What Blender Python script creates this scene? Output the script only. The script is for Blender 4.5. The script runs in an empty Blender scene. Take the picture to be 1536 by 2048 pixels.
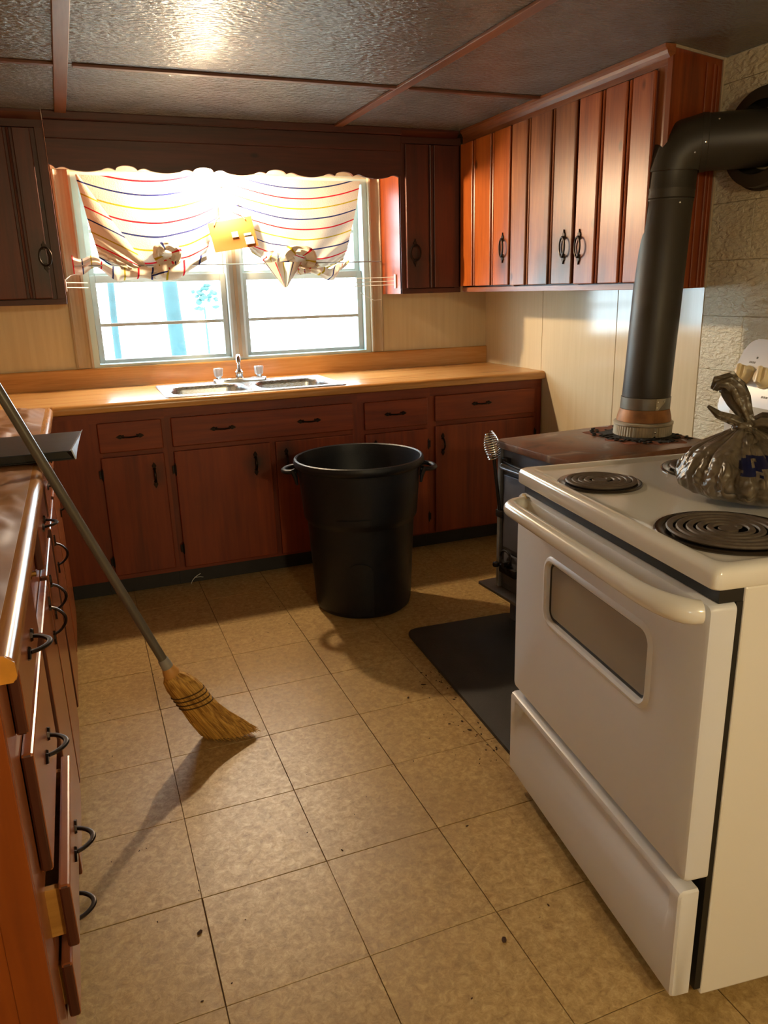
import bpy, bmesh, math, random
from mathutils import Vector, Matrix, noise
random.seed(7)
C = bpy.context.scene.collection
SC = bpy.context.scene
PI = math.pi

# ------------------------------------------------------------------ camera, world, lights, exposure
cam_d = bpy.data.cameras.new('camera')
cam = bpy.data.objects.new('camera', cam_d); C.objects.link(cam)
cam_d.sensor_fit = 'VERTICAL'; cam_d.sensor_height = 36.0
cam_d.lens = 1532.96 / 2048 * 36.0
cam_d.clip_start = 0.02
_r = Vector((0.92947821, -0.36789948, -0.02683703)); _u = Vector((0.12691898, 0.25064538, 0.95972312)); _f = Vector((0.34635506, 0.89544786, -0.27966284))
cam.matrix_world = Matrix(((_r.x, _u.x, -_f.x, -0.1103), (_r.y, _u.y, -_f.y, -2.7521), (_r.z, _u.z, -_f.z, 1.3545), (0, 0, 0, 1)))
SC.camera = cam

world = bpy.data.worlds.new('sky'); SC.world = world; world.use_nodes = True
wn = world.node_tree.nodes
wn['Background'].inputs[0].default_value = (0.68, 0.89, 1.0, 1)
wn['Background'].inputs[1].default_value = 18.0

def lamp(name, loc, power, col, radius):
    d = bpy.data.lights.new(name, 'POINT'); d.energy = power; d.color = col; d.shadow_soft_size = radius
    o = bpy.data.objects.new(name, d); C.objects.link(o); o.location = loc
    return o
SINK_BULB = (0.62, 1.275, 1.888)
lamp('rear_warm_lamp', (0.64, -4.0, 1.8), 76.0, (1.0, 0.80, 0.46), 0.09)  # unseen warm lamp behind the camera, set low to light the range's near side

SC.view_settings.view_transform = 'Standard'
SC.view_settings.look = 'None'
SC.view_settings.gamma = 1.0
SC.view_settings.use_curve_mapping = False
SC.view_settings.exposure = 0.1
SC.cycles.max_bounces = 10
SC.cycles.diffuse_bounces = 5
SC.cycles.use_denoising = True
SC.cycles.sample_clamp_indirect = 6.0

# ------------------------------------------------------------------ helpers
def srgb(r, g, b):
    f = lambda c: (c / 255 / 12.92) if c / 255 <= 0.04045 else ((c / 255 + 0.055) / 1.055) ** 2.4
    return (f(r), f(g), f(b), 1.0)

def link(name, bm, mat, parent=None, smooth=False, world=False, recalc=True):
    if recalc: bmesh.ops.recalc_face_normals(bm, faces=bm.faces[:])
    if world and parent is not None:
        m = Matrix.Identity(4); q = parent
        while q is not None:
            m = (Matrix.Translation(q.location) @ q.rotation_euler.to_matrix().to_4x4()) @ m; q = q.parent
        bmesh.ops.transform(bm, matrix=m.inverted(), verts=bm.verts[:])
    me = bpy.data.meshes.new(name); bm.to_mesh(me); bm.free()
    if mat is not None:
        for m_ in (mat if isinstance(mat, (list, tuple)) else [mat]): me.materials.append(m_)
    if smooth:
        me.polygons.foreach_set('use_smooth', [True] * len(me.polygons))
        if smooth != 'full': me.set_sharp_from_angle(angle=math.radians(38))
    o = bpy.data.objects.new(name, me); C.objects.link(o)
    if parent is not None: o.parent = parent
    return o

def tag(o, label, cat, group=None):
    o['label'] = label; o['category'] = cat
    if group: o['group'] = group
    return o

def thing(name, label, cat, loc=(0, 0, 0), rotz=0.0, group=None):
    o = bpy.data.objects.new(name, None); C.objects.link(o)
    o.location = loc; o.rotation_euler = (0, 0, rotz); o.empty_display_size = 0.05
    return tag(o, label, cat, group)

def structure(o):
    o['kind'] = 'structure'; return o

def copy_tree(o, parent=None):
    c = o.copy(); C.objects.link(c)
    if parent is not None: c.parent = parent
    for ch in list(o.children): copy_tree(ch, c)
    return c

def B(): return bmesh.new()

def box(bm, x0, x1, y0, y1, z0, z1, bev=0.0, seg=2):
    if x1 < x0: x0, x1 = x1, x0
    if y1 < y0: y0, y1 = y1, y0
    if z1 < z0: z0, z1 = z1, z0
    vs = [bm.verts.new((x, y, z)) for x in (x0, x1) for y in (y0, y1) for z in (z0, z1)]
    fs = [bm.faces.new([vs[i] for i in q]) for q in ((0, 1, 3, 2), (4, 6, 7, 5), (0, 4, 5, 1), (2, 3, 7, 6), (0, 2, 6, 4), (1, 5, 7, 3))]
    if bev > 0:
        es = list({e for f in fs for e in f.edges})
        bmesh.ops.bevel(bm, geom=es, offset=bev, segments=seg, profile=0.5, affect='EDGES', clamp_overlap=True)
    return bm

def frames(pts, up=Vector((0, 0, 1))):
    pts = [Vector(p) for p in pts]; n = len(pts); out = []
    prev = None
    for i in range(n):
        t = (pts[min(i + 1, n - 1)] - pts[max(i - 1, 0)])
        if t.length < 1e-9: t = Vector((0, 0, 1))
        t.normalize()
        if prev is None:
            a = up if abs(t.dot(up)) < 0.9 else Vector((1, 0, 0))
            s = t.cross(a).normalized()
        else:
            s = (prev - t * prev.dot(t))
            s = s.normalized() if s.length > 1e-6 else t.orthogonal().normalized()
        prev = s
        out.append((pts[i], s, t.cross(s).normalized(), t))
    return out

def tube(bm, pts, r, seg=8, closed=False, cap=True, flat=1.0):
    pts = [Vector(p) for p in pts]
    rr = r if isinstance(r, (list, tuple)) else [r] * len(pts)
    fr = frames(pts)
    if closed:
        fr = []
        n = len(pts); c = sum(pts, Vector()) / n
        nrm = (pts[0] - c).cross(pts[n // 4] - c).normalized()
        for i in range(n):
            t = (pts[(i + 1) % n] - pts[i - 1]).normalized(); s = t.cross(nrm).normalized()
            fr.append((pts[i], s, nrm, t))
    rings = []
    for (p, s, u, t), q in zip(fr, rr):
        rings.append([bm.verts.new(p + s * (q * math.cos(2 * PI * k / seg)) + u * (q * flat * math.sin(2 * PI * k / seg))) for k in range(seg)])
    m = len(rings)
    for i in range(m if closed else m - 1):
        a, b = rings[i], rings[(i + 1) % m]
        for k in range(seg):
            bm.faces.new((a[k], a[(k + 1) % seg], b[(k + 1) % seg], b[k]))
    if cap and not closed:
        bm.faces.new(rings[0]); bm.faces.new(rings[-1])
    return bm

def lathe(bm, prof, seg=40, center=(0, 0, 0), close_top=False, close_bottom=False, rfun=None):
    cx, cy, cz = center; rings = []
    for (r, z) in prof:
        rings.append([bm.verts.new((cx + (r if rfun is None else rfun(r, z, 2 * PI * k / seg)) * math.cos(2 * PI * k / seg),
                                    cy + (r if rfun is None else rfun(r, z, 2 * PI * k / seg)) * math.sin(2 * PI * k / seg), cz + z)) for k in range(seg)])
    for a, b in zip(rings, rings[1:]):
        for k in range(seg):
            bm.faces.new((a[k], a[(k + 1) % seg], b[(k + 1) % seg], b[k]))
    if close_bottom: bm.faces.new(rings[0])
    if close_top: bm.faces.new(rings[-1])
    return bm

def prism(bm, poly, lo, hi, axis='z', bev=0.0):
    """poly: 2D outline; axis z -> (x,y), axis y -> (x,z), axis x -> (y,z)"""
    def P(a, b, h):
        return (a, b, h) if axis == 'z' else ((a, h, b) if axis == 'y' else (h, a, b))
    A = [bm.verts.new(P(a, b, lo)) for a, b in poly]; D = [bm.verts.new(P(a, b, hi)) for a, b in poly]
    n = len(poly)
    f1 = bm.faces.new(A); f2 = bm.faces.new(D[::-1])
    for i in range(n):
        bm.faces.new((A[i], A[(i + 1) % n], D[(i + 1) % n], D[i]))
    if bev > 0:
        es = list(set(f1.edges) | set(f2.edges))
        bmesh.ops.bevel(bm, geom=es, offset=bev, segments=2, profile=0.5, affect='EDGES', clamp_overlap=True)
    return bm

def rrect(x0, x1, y0, y1, r, n=5):
    pts = []
    for cx, cy, a0 in ((x1 - r, y1 - r, 0), (x0 + r, y1 - r, PI / 2), (x0 + r, y0 + r, PI), (x1 - r, y0 + r, 1.5 * PI)):
        for k in range(n + 1):
            a = a0 + k / n * PI / 2; pts.append((cx + r * math.cos(a), cy + r * math.sin(a)))
    return pts

def grid(bm, fn, nu, nv, uvfn=None):
    vs = [[bm.verts.new(fn(i / nu, j / nv)) for i in range(nu + 1)] for j in range(nv + 1)]
    uv = bm.loops.layers.uv.verify()
    for j in range(nv):
        for i in range(nu):
            f = bm.faces.new((vs[j][i], vs[j][i + 1], vs[j + 1][i + 1], vs[j + 1][i]))
            for l, (a, b) in zip(f.loops, ((i, j), (i + 1, j), (i + 1, j + 1), (i, j + 1))):
                a /= nu; b /= nv
                l[uv].uv = uvfn(a, b) if uvfn else (a, b)
    return bm

# ------------------------------------------------------------------ materials
def new_mat(name):
    m = bpy.data.materials.new(name); m.use_nodes = True
    nt = m.node_tree; return m, nt, nt.nodes, nt.links, nt.nodes['Principled BSDF']

def plain(name, col, rough=0.5, metal=0.0, var=0.0, scale=8.0, bump=0.0, bscale=60.0, coat=0.0, spec=0.5, stretch=(1, 1, 1), rvar=0.0):
    m, nt, N, L, P = new_mat(name)
    P.inputs['Base Color'].default_value = col; P.inputs['Roughness'].default_value = rough; P.inputs['Metallic'].default_value = metal
    P.inputs['Specular IOR Level'].default_value = spec
    if coat: P.inputs['Coat Weight'].default_value = coat; P.inputs['Coat Roughness'].default_value = 0.12
    if var or bump or rvar:
        tc = N.new('ShaderNodeTexCoord'); mp = N.new('ShaderNodeMapping'); mp.inputs['Scale'].default_value = stretch
        L.new(tc.outputs['Object'], mp.inputs['Vector'])
    if var or rvar:
        nz = N.new('ShaderNodeTexNoise'); nz.inputs['Scale'].default_value = scale; nz.inputs['Detail'].default_value = 6
        L.new(mp.outputs[0], nz.inputs['Vector'])
    if var:
        rp = N.new('ShaderNodeValToRGB')
        rp.color_ramp.elements[0].position = 0.3; rp.color_ramp.elements[1].position = 0.7
        rp.color_ramp.elements[0].color = tuple(c * (1 - var) for c in col[:3]) + (1,)
        rp.color_ramp.elements[1].color = tuple(min(1, c * (1 + var)) for c in col[:3]) + (1,)
        L.new(nz.outputs['Fac'], rp.inputs['Fac']); L.new(rp.outputs['Color'], P.inputs['Base Color'])
    if rvar:
        mr = N.new('ShaderNodeMapRange'); mr.inputs['From Min'].default_value = 0.3; mr.inputs['From Max'].default_value = 0.7
        mr.inputs['To Min'].default_value = max(0.02, rough - rvar); mr.inputs['To Max'].default_value = min(1, rough + rvar)
        L.new(nz.outputs['Fac'], mr.inputs['Value']); L.new(mr.outputs[0], P.inputs['Roughness'])
    if bump:
        nb = N.new('ShaderNodeTexNoise'); nb.inputs['Scale'].default_value = bscale; nb.inputs['Detail'].default_value = 4
        L.new(mp.outputs[0], nb.inputs['Vector'])
        bp = N.new('ShaderNodeBump'); bp.inputs['Strength'].default_value = bump; bp.inputs['Distance'].default_value = 0.004
        L.new(nb.outputs['Fac'], bp.inputs['Height']); L.new(bp.outputs[0], P.inputs['Normal'])
    return m

def wood(name, dark, mid, light, axis='z', rough=0.35, knots=0.5, grain=14.0, smudge=None, smudge_amt=0.85, coat=0.0, blotch=0.35):
    """varnished timber, grain along axis; smudge: list of (x,y,z,radius) grime marks in object space"""
    m, nt, N, L, P = new_mat(name)
    tc = N.new('ShaderNodeTexCoord'); oi = N.new('ShaderNodeObjectInfo')
    ad = N.new('ShaderNodeVectorMath'); ad.operation = 'MULTIPLY_ADD'
    L.new(oi.outputs['Random'], ad.inputs[0]); ad.inputs[1].default_value = (13.0, 17.0, 29.0)
    L.new(tc.outputs['Object'], ad.inputs[2])
    sc = {'x': (0.06, 1, 1), 'y': (1, 0.06, 1), 'z': (1, 1, 0.06)}[axis]
    mp = N.new('ShaderNodeMapping'); mp.inputs['Scale'].default_value = sc; L.new(ad.outputs[0], mp.inputs['Vector'])
    n1 = N.new('ShaderNodeTexNoise'); n1.inputs['Scale'].default_value = grain; n1.inputs['Detail'].default_value = 8; n1.inputs['Roughness'].default_value = 0.65; n1.inputs['Distortion'].default_value = 0.6
    L.new(mp.outputs[0], n1.inputs['Vector'])
    n2 = N.new('ShaderNodeTexNoise'); n2.inputs['Scale'].default_value = grain * 9; n2.inputs['Detail'].default_value = 3
    L.new(mp.outputs[0], n2.inputs['Vector'])
    mx = N.new('ShaderNodeMath'); mx.operation = 'MULTIPLY_ADD'; L.new(n2.outputs['Fac'], mx.inputs[0]); mx.inputs[1].default_value = 0.35; L.new(n1.outputs['Fac'], mx.inputs[2])
    rp = N.new('ShaderNodeValToRGB'); e = rp.color_ramp.elements
    e[0].position = 0.40; e[0].color = dark; e[1].position = 0.95; e[1].color = light
    k = e.new(0.66); k.color = mid
    L.new(mx.outputs[0], rp.inputs['Fac'])
    col = rp.outputs['Color']
    def mult(colsock, facsock, c, inv=False):
        mm = N.new('ShaderNodeMix'); mm.data_type = 'RGBA'; mm.blend_type = 'MIX'
        L.new(facsock, mm.inputs['Factor']); L.new(colsock, mm.inputs['A']); mm.inputs['B'].default_value = c
        return mm.outputs['Result']
    if blotch:
        n3 = N.new('ShaderNodeTexNoise'); n3.inputs['Scale'].default_value = 3.0; n3.inputs['Detail'].default_value = 2
        L.new(ad.outputs[0], n3.inputs['Vector'])
        mr = N.new('ShaderNodeMapRange'); mr.inputs['From Min'].default_value = 0.5; mr.inputs['From Max'].default_value = 0.8; mr.inputs['To Max'].default_value = blotch
        L.new(n3.outputs['Fac'], mr.inputs['Value']); col = mult(col, mr.outputs[0], dark)
    if knots:
        mk = N.new('ShaderNodeMapping'); mk.inputs['Scale'].default_value = tuple(0.55 if s < 1 else 1.0 for s in sc); L.new(ad.outputs[0], mk.inputs['Vector'])
        vo = N.new('ShaderNodeTexVoronoi'); vo.inputs['Scale'].default_value = 7.5; L.new(mk.outputs[0], vo.inputs['Vector'])
        mr = N.new('ShaderNodeMapRange'); mr.inputs['From Min'].default_value = 0.05; mr.inputs['From Max'].default_value = 0.11; mr.inputs['To Min'].default_value = knots; mr.inputs['To Max'].default_value = 0.0
        L.new(vo.outputs['Distance'], mr.inputs['Value'])
        col = mult(col, mr.outputs[0], tuple(c * 0.35 for c in dark[:3]) + (1,))
    if smudge:
        for (sx, sy, sz, sr) in smudge:
            dv = N.new('ShaderNodeVectorMath'); dv.operation = 'SUBTRACT'; L.new(tc.outputs['Object'], dv.inputs[0]); dv.inputs[1].default_value = (sx, sy, sz)
            sv = N.new('ShaderNodeVectorMath'); sv.operation = 'MULTIPLY'; L.new(dv.outputs[0], sv.inputs[0]); sv.inputs[1].default_value = (1, 1, 0.6)
            ln = N.new('ShaderNodeVectorMath'); ln.operation = 'LENGTH'; L.new(sv.outputs[0], ln.inputs[0])
            nn = N.new('ShaderNodeTexNoise'); nn.inputs['Scale'].default_value = 12; nn.inputs['Detail'].default_value = 4; L.new(tc.outputs['Object'], nn.inputs['Vector'])
            dd = N.new('ShaderNodeMath'); dd.operation = 'MULTIPLY_ADD'; L.new(nn.outputs['Fac'], dd.inputs[0]); dd.inputs[1].default_value = sr * 0.9; L.new(ln.outputs['Value'], dd.inputs[2])
            mr = N.new('ShaderNodeMapRange'); mr.inputs['From Min'].default_value = sr * 0.45; mr.inputs['From Max'].default_value = sr * 1.45; mr.inputs['To Min'].default_value = smudge_amt; mr.inputs['To Max'].default_value = 0.0
            L.new(dd.outputs[0], mr.inputs['Value']); col = mult(col, mr.outputs[0], (0.012, 0.010, 0.011, 1))
    L.new(col, P.inputs['Base Color'])
    P.inputs['Roughness'].default_value = rough
    if coat: P.inputs['Coat Weight'].default_value = coat; P.inputs['Coat Roughness'].default_value = 0.2
    bp = N.new('ShaderNodeBump'); bp.inputs['Strength'].default_value = 0.12; bp.inputs['Distance'].default_value = 0.002
    L.new(mx.outputs[0], bp.inputs['Height']); L.new(bp.outputs[0], P.inputs['Normal'])
    return m

# cabinet timbers
UPD, UPM, UPL = srgb(82, 34, 14), srgb(130, 72, 37), srgb(164, 102, 60)
BSD, BSM, BSL = srgb(74, 24, 8), srgb(118, 45, 14), srgb(142, 64, 24)
M = {}
M['upper_v'] = wood('upper_pine', UPD, UPM, UPL, 'z', 0.36, 0.8)
M['upper_h'] = wood('upper_pine_rail', UPD, UPM, UPL, 'y', 0.36, 0.4)
M['upper_x'] = wood('upper_pine_cross_shaded', srgb(46, 17, 13), srgb(70, 27, 19), srgb(88, 37, 26), 'x', 0.45, 0.75)  # cross-grain pine, darkened for the unlit valance and rails
M['upper_shaded'] = wood('upper_pine_shaded', srgb(46, 17, 11), srgb(74, 29, 18), srgb(92, 40, 26), 'z', 0.42, 0.75)  # same pine darkened to stand for the shade it sits in
M['base_v'] = wood('base_plywood', BSD, BSM, BSL, 'z', 0.42, 0.0, 7.0)
M['base_h'] = wood('base_plywood_rail', BSD, BSM, BSL, 'x', 0.42, 0.0, 9.0)
M['left_v'] = wood('left_plywood_lit', srgb(106, 56, 30), srgb(148, 84, 48), srgb(172, 108, 68), 'z', 0.27, 0.0, 9.0)  # plywood lightened to stand for window light glancing off these fronts
M['left_h'] = wood('left_plywood_rail_lit', srgb(106, 56, 30), srgb(148, 84, 48), srgb(172, 108, 68), 'y', 0.27, 0.0, 9.0)  # same reflection-lightened tone, grain along the run
M['end_panel'] = wood('end_panel_wood', srgb(98, 42, 4), srgb(134, 62, 8), srgb(158, 80, 16), 'z', 0.4, 0.0, 6.0)
M['endgrain'] = wood('drawer_edge_dark', srgb(46, 18, 8), srgb(70, 28, 12), srgb(88, 40, 18), 'z', 0.5, 0.0, 20.0)
M['raw_wood'] = wood('drawer_side_wood', srgb(150, 96, 36), srgb(188, 132, 60), srgb(206, 154, 82), 'x', 0.5, 0.0, 10.0)
M['counter'] = wood('worktop_laminate', srgb(158, 108, 58), srgb(196, 142, 82), srgb(214, 166, 106), 'x', 0.22, 0.0, 16.0, blotch=0.1)
M['counter_y'] = wood('worktop_laminate_left', srgb(140, 90, 48), srgb(176, 122, 70), srgb(196, 146, 92), 'y', 0.22, 0.0, 16.0, blotch=0.1)
M['counter_edge'] = plain('worktop_end_edge', srgb(206, 140, 50), 0.35, var=0.2, scale=30)
M['casing'] = wood('painted_casing', srgb(150, 132, 108), srgb(172, 154, 130), srgb(184, 168, 144), 'z', 0.5, 0.25, 8.0)
M['sash'] = plain('sash_paint', srgb(176, 178, 172), 0.5, var=0.08, scale=12)
M['sash_alu'] = plain('storm_frame_pale', srgb(196, 212, 210), 0.4)
M['bronze'] = plain('dark_bronze', srgb(44, 36, 32), 0.35, metal=0.85, var=0.3, scale=40)
M['iron'] = plain('black_iron_hinge', srgb(30, 24, 22), 0.5, metal=0.5)
M['toe'] = plain('toe_kick_black', srgb(30, 28, 30), 0.45, var=0.25, scale=20)
M['dark'] = plain('dark_cavity', srgb(14, 12, 12), 0.8)
M['chrome'] = plain('chrome', (0.75, 0.77, 0.8, 1), 0.12, metal=1.0)
M['steel'] = plain('brushed_steel', (0.55, 0.57, 0.6, 1), 0.27, metal=1.0, rvar=0.06, scale=60, stretch=(1, 12, 12))
M['wire'] = plain('white_wire', srgb(225, 228, 228), 0.35)
M['rod'] = plain('grey_rod', srgb(150, 150, 150), 0.35, metal=0.6)
M['enamel'] = plain('white_enamel', srgb(224, 221, 214), 0.2, coat=0.4)
M['enamel_cool_light'] = plain('white_enamel_cool_light', srgb(216, 217, 221), 0.34, var=0.02, scale=3)  # same enamel as the sides, tinted cool for the light on the front
M['knob'] = plain('cream_plastic', srgb(226, 206, 160), 0.35)
M['oven_glass'] = plain('oven_window_grey', srgb(140, 136, 132), 0.12, coat=0.5)
M['gasket'] = plain('black_gasket', srgb(22, 21, 20), 0.5)
M['pan'] = plain('drip_pan_black', srgb(26, 22, 20), 0.16, var=0.3, scale=30)
M['coil'] = plain('burner_coil', srgb(84, 72, 60), 0.6, metal=0.1, var=0.25, scale=60)
M['chrome_ring'] = plain('pan_rim_dark_chrome', srgb(92, 84, 78), 0.16, metal=0.9)
M['can'] = plain('dark_navy_plastic', srgb(12, 17, 28), 0.46, spec=.4, bump=0.12, bscale=160, rvar=0.06, scale=6)
M['mat'] = plain('charcoal_rubber', srgb(52, 51, 51), 0.6, var=0.16, scale=9, bump=0.25, bscale=240)
M['pipe'] = plain('black_stovepipe', srgb(54, 49, 41), 0.46, metal=0.25, var=0.12, scale=6, rvar=0.05)
M['galv'] = plain('galvanised_band', srgb(122, 116, 104), 0.42, metal=0.6, var=0.2, scale=14)
M['rustband'] = plain('rusty_band', srgb(150, 100, 52), 0.55, metal=0.3, var=0.45, scale=16)
M['collar'] = plain('pale_collar', srgb(176, 166, 144), 0.5, metal=0.3, var=0.2, scale=18)
M['stove_paint'] = plain('stove_grey_paint', srgb(88, 88, 96), 0.42, metal=0.3, var=0.2, scale=9)
M['stove_trim'] = plain('stove_pale_trim', srgb(150, 152, 156), 0.35, metal=0.6, var=0.25, scale=20)
M['soot'] = plain('black_soot', srgb(24, 22, 20), 0.85, var=0.4, scale=40, bump=0.8, bscale=90)
M['rust_seal'] = plain('rust_flakes', srgb(112, 56, 20), 0.8, var=0.5, scale=50)
M['tray'] = plain('black_tray_blue_sheen', srgb(38, 46, 58), 0.33, metal=0.15, var=0.3, scale=7, stretch=(1, 6, 1))  # black metal tinted blue to stand for the window reflected in it
M['tray_in'] = plain('black_tray_edge', srgb(18, 19, 22), 0.35)
M['handle_grey'] = plain('grey_painted_broomstick', srgb(104, 100, 92), 0.28, metal=0.2, var=0.12, scale=6)
M['ferrule'] = plain('grey_ferrule', srgb(148, 146, 140), 0.45)
M['capwood'] = plain('tan_band', srgb(206, 152, 82), 0.5)
M['stitch'] = plain('dark_twine', srgb(78, 52, 14), 0.8)
M['paper'] = plain('brown_paper', srgb(158, 94, 34), 0.75, var=0.12, scale=10)
M['cord'] = plain('twisted_cord', srgb(150, 118, 84), 0.8)
M['white_label'] = plain('white_sticker', srgb(226, 216, 196), 0.6)
M['brass'] = plain('old_brass', srgb(150, 112, 56), 0.35, metal=0.8, var=0.3, scale=40)
M['bark'] = plain('glare_tinted_bark', srgb(36, 64, 68), 0.9, var=0.3, scale=4, bump=0.6, bscale=12)  # bark tinted teal to stand for the glare over the panes
M['ground'] = plain('outdoor_ground', srgb(190, 196, 186), 0.9, var=0.15, scale=0.6)
M['leaf'] = plain('glare_tinted_foliage', srgb(52, 92, 92), 0.8, var=0.3, scale=3)  # foliage given the same teal glare tint
M['crumb'] = plain('dark_crumbs', srgb(58, 34, 20), 0.9)
M['subfloor'] = plain('tile_joint_dark', srgb(84, 58, 28), 0.8)
M['drywall'] = plain('plain_wall', srgb(196, 176, 138), 0.7, var=0.06, scale=3)
M['bluelogo'] = plain('blue_print', srgb(12, 18, 58), 0.4)

def mat_bulb():
    m, nt, N, L, P = new_mat('warm_bulb')
    P.inputs['Emission Color'].default_value = (1.0, 0.74, 0.45, 1); P.inputs['Emission Strength'].default_value = 2350.0
    P.inputs['Base Color'].default_value = (1, 0.9, 0.7, 1)
    return m
M['bulb'] = mat_bulb()

def mat_tile():
    m, nt, N, L, P = new_mat('vinyl_tile')
    tc = N.new('ShaderNodeTexCoord'); oi = N.new('ShaderNodeObjectInfo')
    ad = N.new('ShaderNodeVectorMath'); ad.operation = 'MULTIPLY_ADD'
    L.new(oi.outputs['Random'], ad.inputs[0]); ad.inputs[1].default_value = (31, 47, 11); L.new(tc.outputs['Object'], ad.inputs[2])
    n1 = N.new('ShaderNodeTexNoise'); n1.inputs['Scale'].default_value = 52; n1.inputs['Detail'].default_value = 9; n1.inputs['Roughness'].default_value = 0.78; n1.inputs['Distortion'].default_value = 0.5
    L.new(ad.outputs[0], n1.inputs['Vector'])
    rp = N.new('ShaderNodeValToRGB'); e = rp.color_ramp.elements
    e[0].position = 0.30; e[0].color = srgb(132, 101, 56); e[1].position = 0.70; e[1].color = srgb(204, 176, 124)
    k = e.new(0.5); k.color = srgb(172, 142, 90)
    L.new(n1.outputs['Fac'], rp.inputs['Fac'])
    n2 = N.new('ShaderNodeTexNoise'); n2.inputs['Scale'].default_value = 90; n2.inputs['Detail'].default_value = 4
    L.new(tc.outputs['Object'], n2.inputs['Vector'])
    mr = N.new('ShaderNodeMapRange'); mr.inputs['From Min'].default_value = 0.62; mr.inputs['From Max'].default_value = 0.72; mr.inputs['To Max'].default_value = 0.35
    L.new(n2.outputs['Fac'], mr.inputs['Value'])
    mm = N.new('ShaderNodeMix'); mm.data_type = 'RGBA'; L.new(mr.outputs[0], mm.inputs['Factor']); L.new(rp.outputs[0], mm.inputs['A']); mm.inputs['B'].default_value = srgb(110, 84, 50)
    # grime in world space
    ge = N.new('ShaderNodeNewGeometry'); n3 = N.new('ShaderNodeTexNoise'); n3.inputs['Scale'].default_value = 2.2; n3.inputs['Detail'].default_value = 5
    L.new(ge.outputs['Position'], n3.inputs['Vector'])
    m3 = N.new('ShaderNodeMapRange'); m3.inputs['From Min'].default_value = 0.52; m3.inputs['From Max'].default_value = 0.78; m3.inputs['To Max'].default_value = 0.45
    L.new(n3.outputs['Fac'], m3.inputs['Value'])
    m4 = N.new('ShaderNodeMix'); m4.data_type = 'RGBA'; L.new(m3.outputs[0], m4.inputs['Factor']); L.new(mm.outputs['Result'], m4.inputs['A']); m4.inputs['B'].default_value = srgb(132, 102, 64)
    L.new(m4.outputs['Result'], P.inputs['Base Color'])
    rr = N.new('ShaderNodeMapRange'); rr.inputs['From Min'].default_value = 0.3; rr.inputs['From Max'].default_value = 0.7; rr.inputs['To Min'].default_value = 0.46; rr.inputs['To Max'].default_value = 0.27
    L.new(n1.outputs['Fac'], rr.inputs['Value']); L.new(rr.outputs[0], P.inputs['Roughness'])
    bp = N.new('ShaderNodeBump'); bp.inputs['Strength'].default_value = 0.35; bp.inputs['Distance'].default_value = 0.0015
    L.new(n1.outputs['Fac'], bp.inputs['Height']); L.new(bp.outputs[0], P.inputs['Normal'])
    return m
M['tile'] = mat_tile()

def mat_ceiling():
    m, nt, N, L, P = new_mat('stippled_ceiling')
    tc = N.new('ShaderNodeTexCoord'); mp = N.new('ShaderNodeMapping'); mp.inputs['Scale'].default_value = (0.55, 1.0, 1); L.new(tc.outputs['Object'], mp.inputs[0])
    n1 = N.new('ShaderNodeTexNoise'); n1.inputs['Scale'].default_value = 85; n1.inputs['Detail'].default_value = 3; L.new(mp.outputs[0], n1.inputs[0])
    n2 = N.new('ShaderNodeTexNoise'); n2.inputs['Scale'].default_value = 5; n2.inputs['Detail'].default_value = 5; L.new(tc.outputs['Object'], n2.inputs[0])
    rp = N.new('ShaderNodeValToRGB'); e = rp.color_ramp.elements
    e[0].position = 0.3; e[0].color = srgb(104, 101, 98); e[1].position = 0.7; e[1].color = srgb(126, 122, 117)
    L.new(n2.outputs['Fac'], rp.inputs['Fac']); L.new(rp.outputs[0], P.inputs['Base Color'])
    P.inputs['Roughness'].default_value = 0.27
    P.inputs['Specular IOR Level'].default_value = 0.85
    bp = N.new('ShaderNodeBump'); bp.inputs['Strength'].default_value = 1.0; bp.inputs['Distance'].default_value = 0.009
    L.new(n1.outputs['Fac'], bp.inputs['Height']); L.new(bp.outputs[0], P.inputs['Normal'])
    return m
M['ceiling'] = mat_ceiling()

def mat_panel(name, a, b, rough):
    m, nt, N, L, P = new_mat(name)
    tc = N.new('ShaderNodeTexCoord'); mp = N.new('ShaderNodeMapping'); mp.inputs['Scale'].default_value = (1, 1, 0.05); L.new(tc.outputs['Object'], mp.inputs[0])
    n1 = N.new('ShaderNodeTexNoise'); n1.inputs['Scale'].default_value = 45; n1.inputs['Detail'].default_value = 8; L.new(mp.outputs[0], n1.inputs[0])
    rp = N.new('ShaderNodeValToRGB'); e = rp.color_ramp.elements
    e[0].position = 0.35; e[0].color = a; e[1].position = 0.65; e[1].color = b
    L.new(n1.outputs['Fac'], rp.inputs['Fac']); L.new(rp.outputs[0], P.inputs['Base Color'])
    P.inputs['Roughness'].default_value = rough
    return m
M['panel'] = mat_panel('cream_panelling', srgb(200, 181, 148), srgb(208, 191, 158), 0.3)
M['panel_right'] = mat_panel('cream_panelling_glossy', srgb(213, 196, 163), srgb(218, 202, 170), 0.13)

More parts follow.
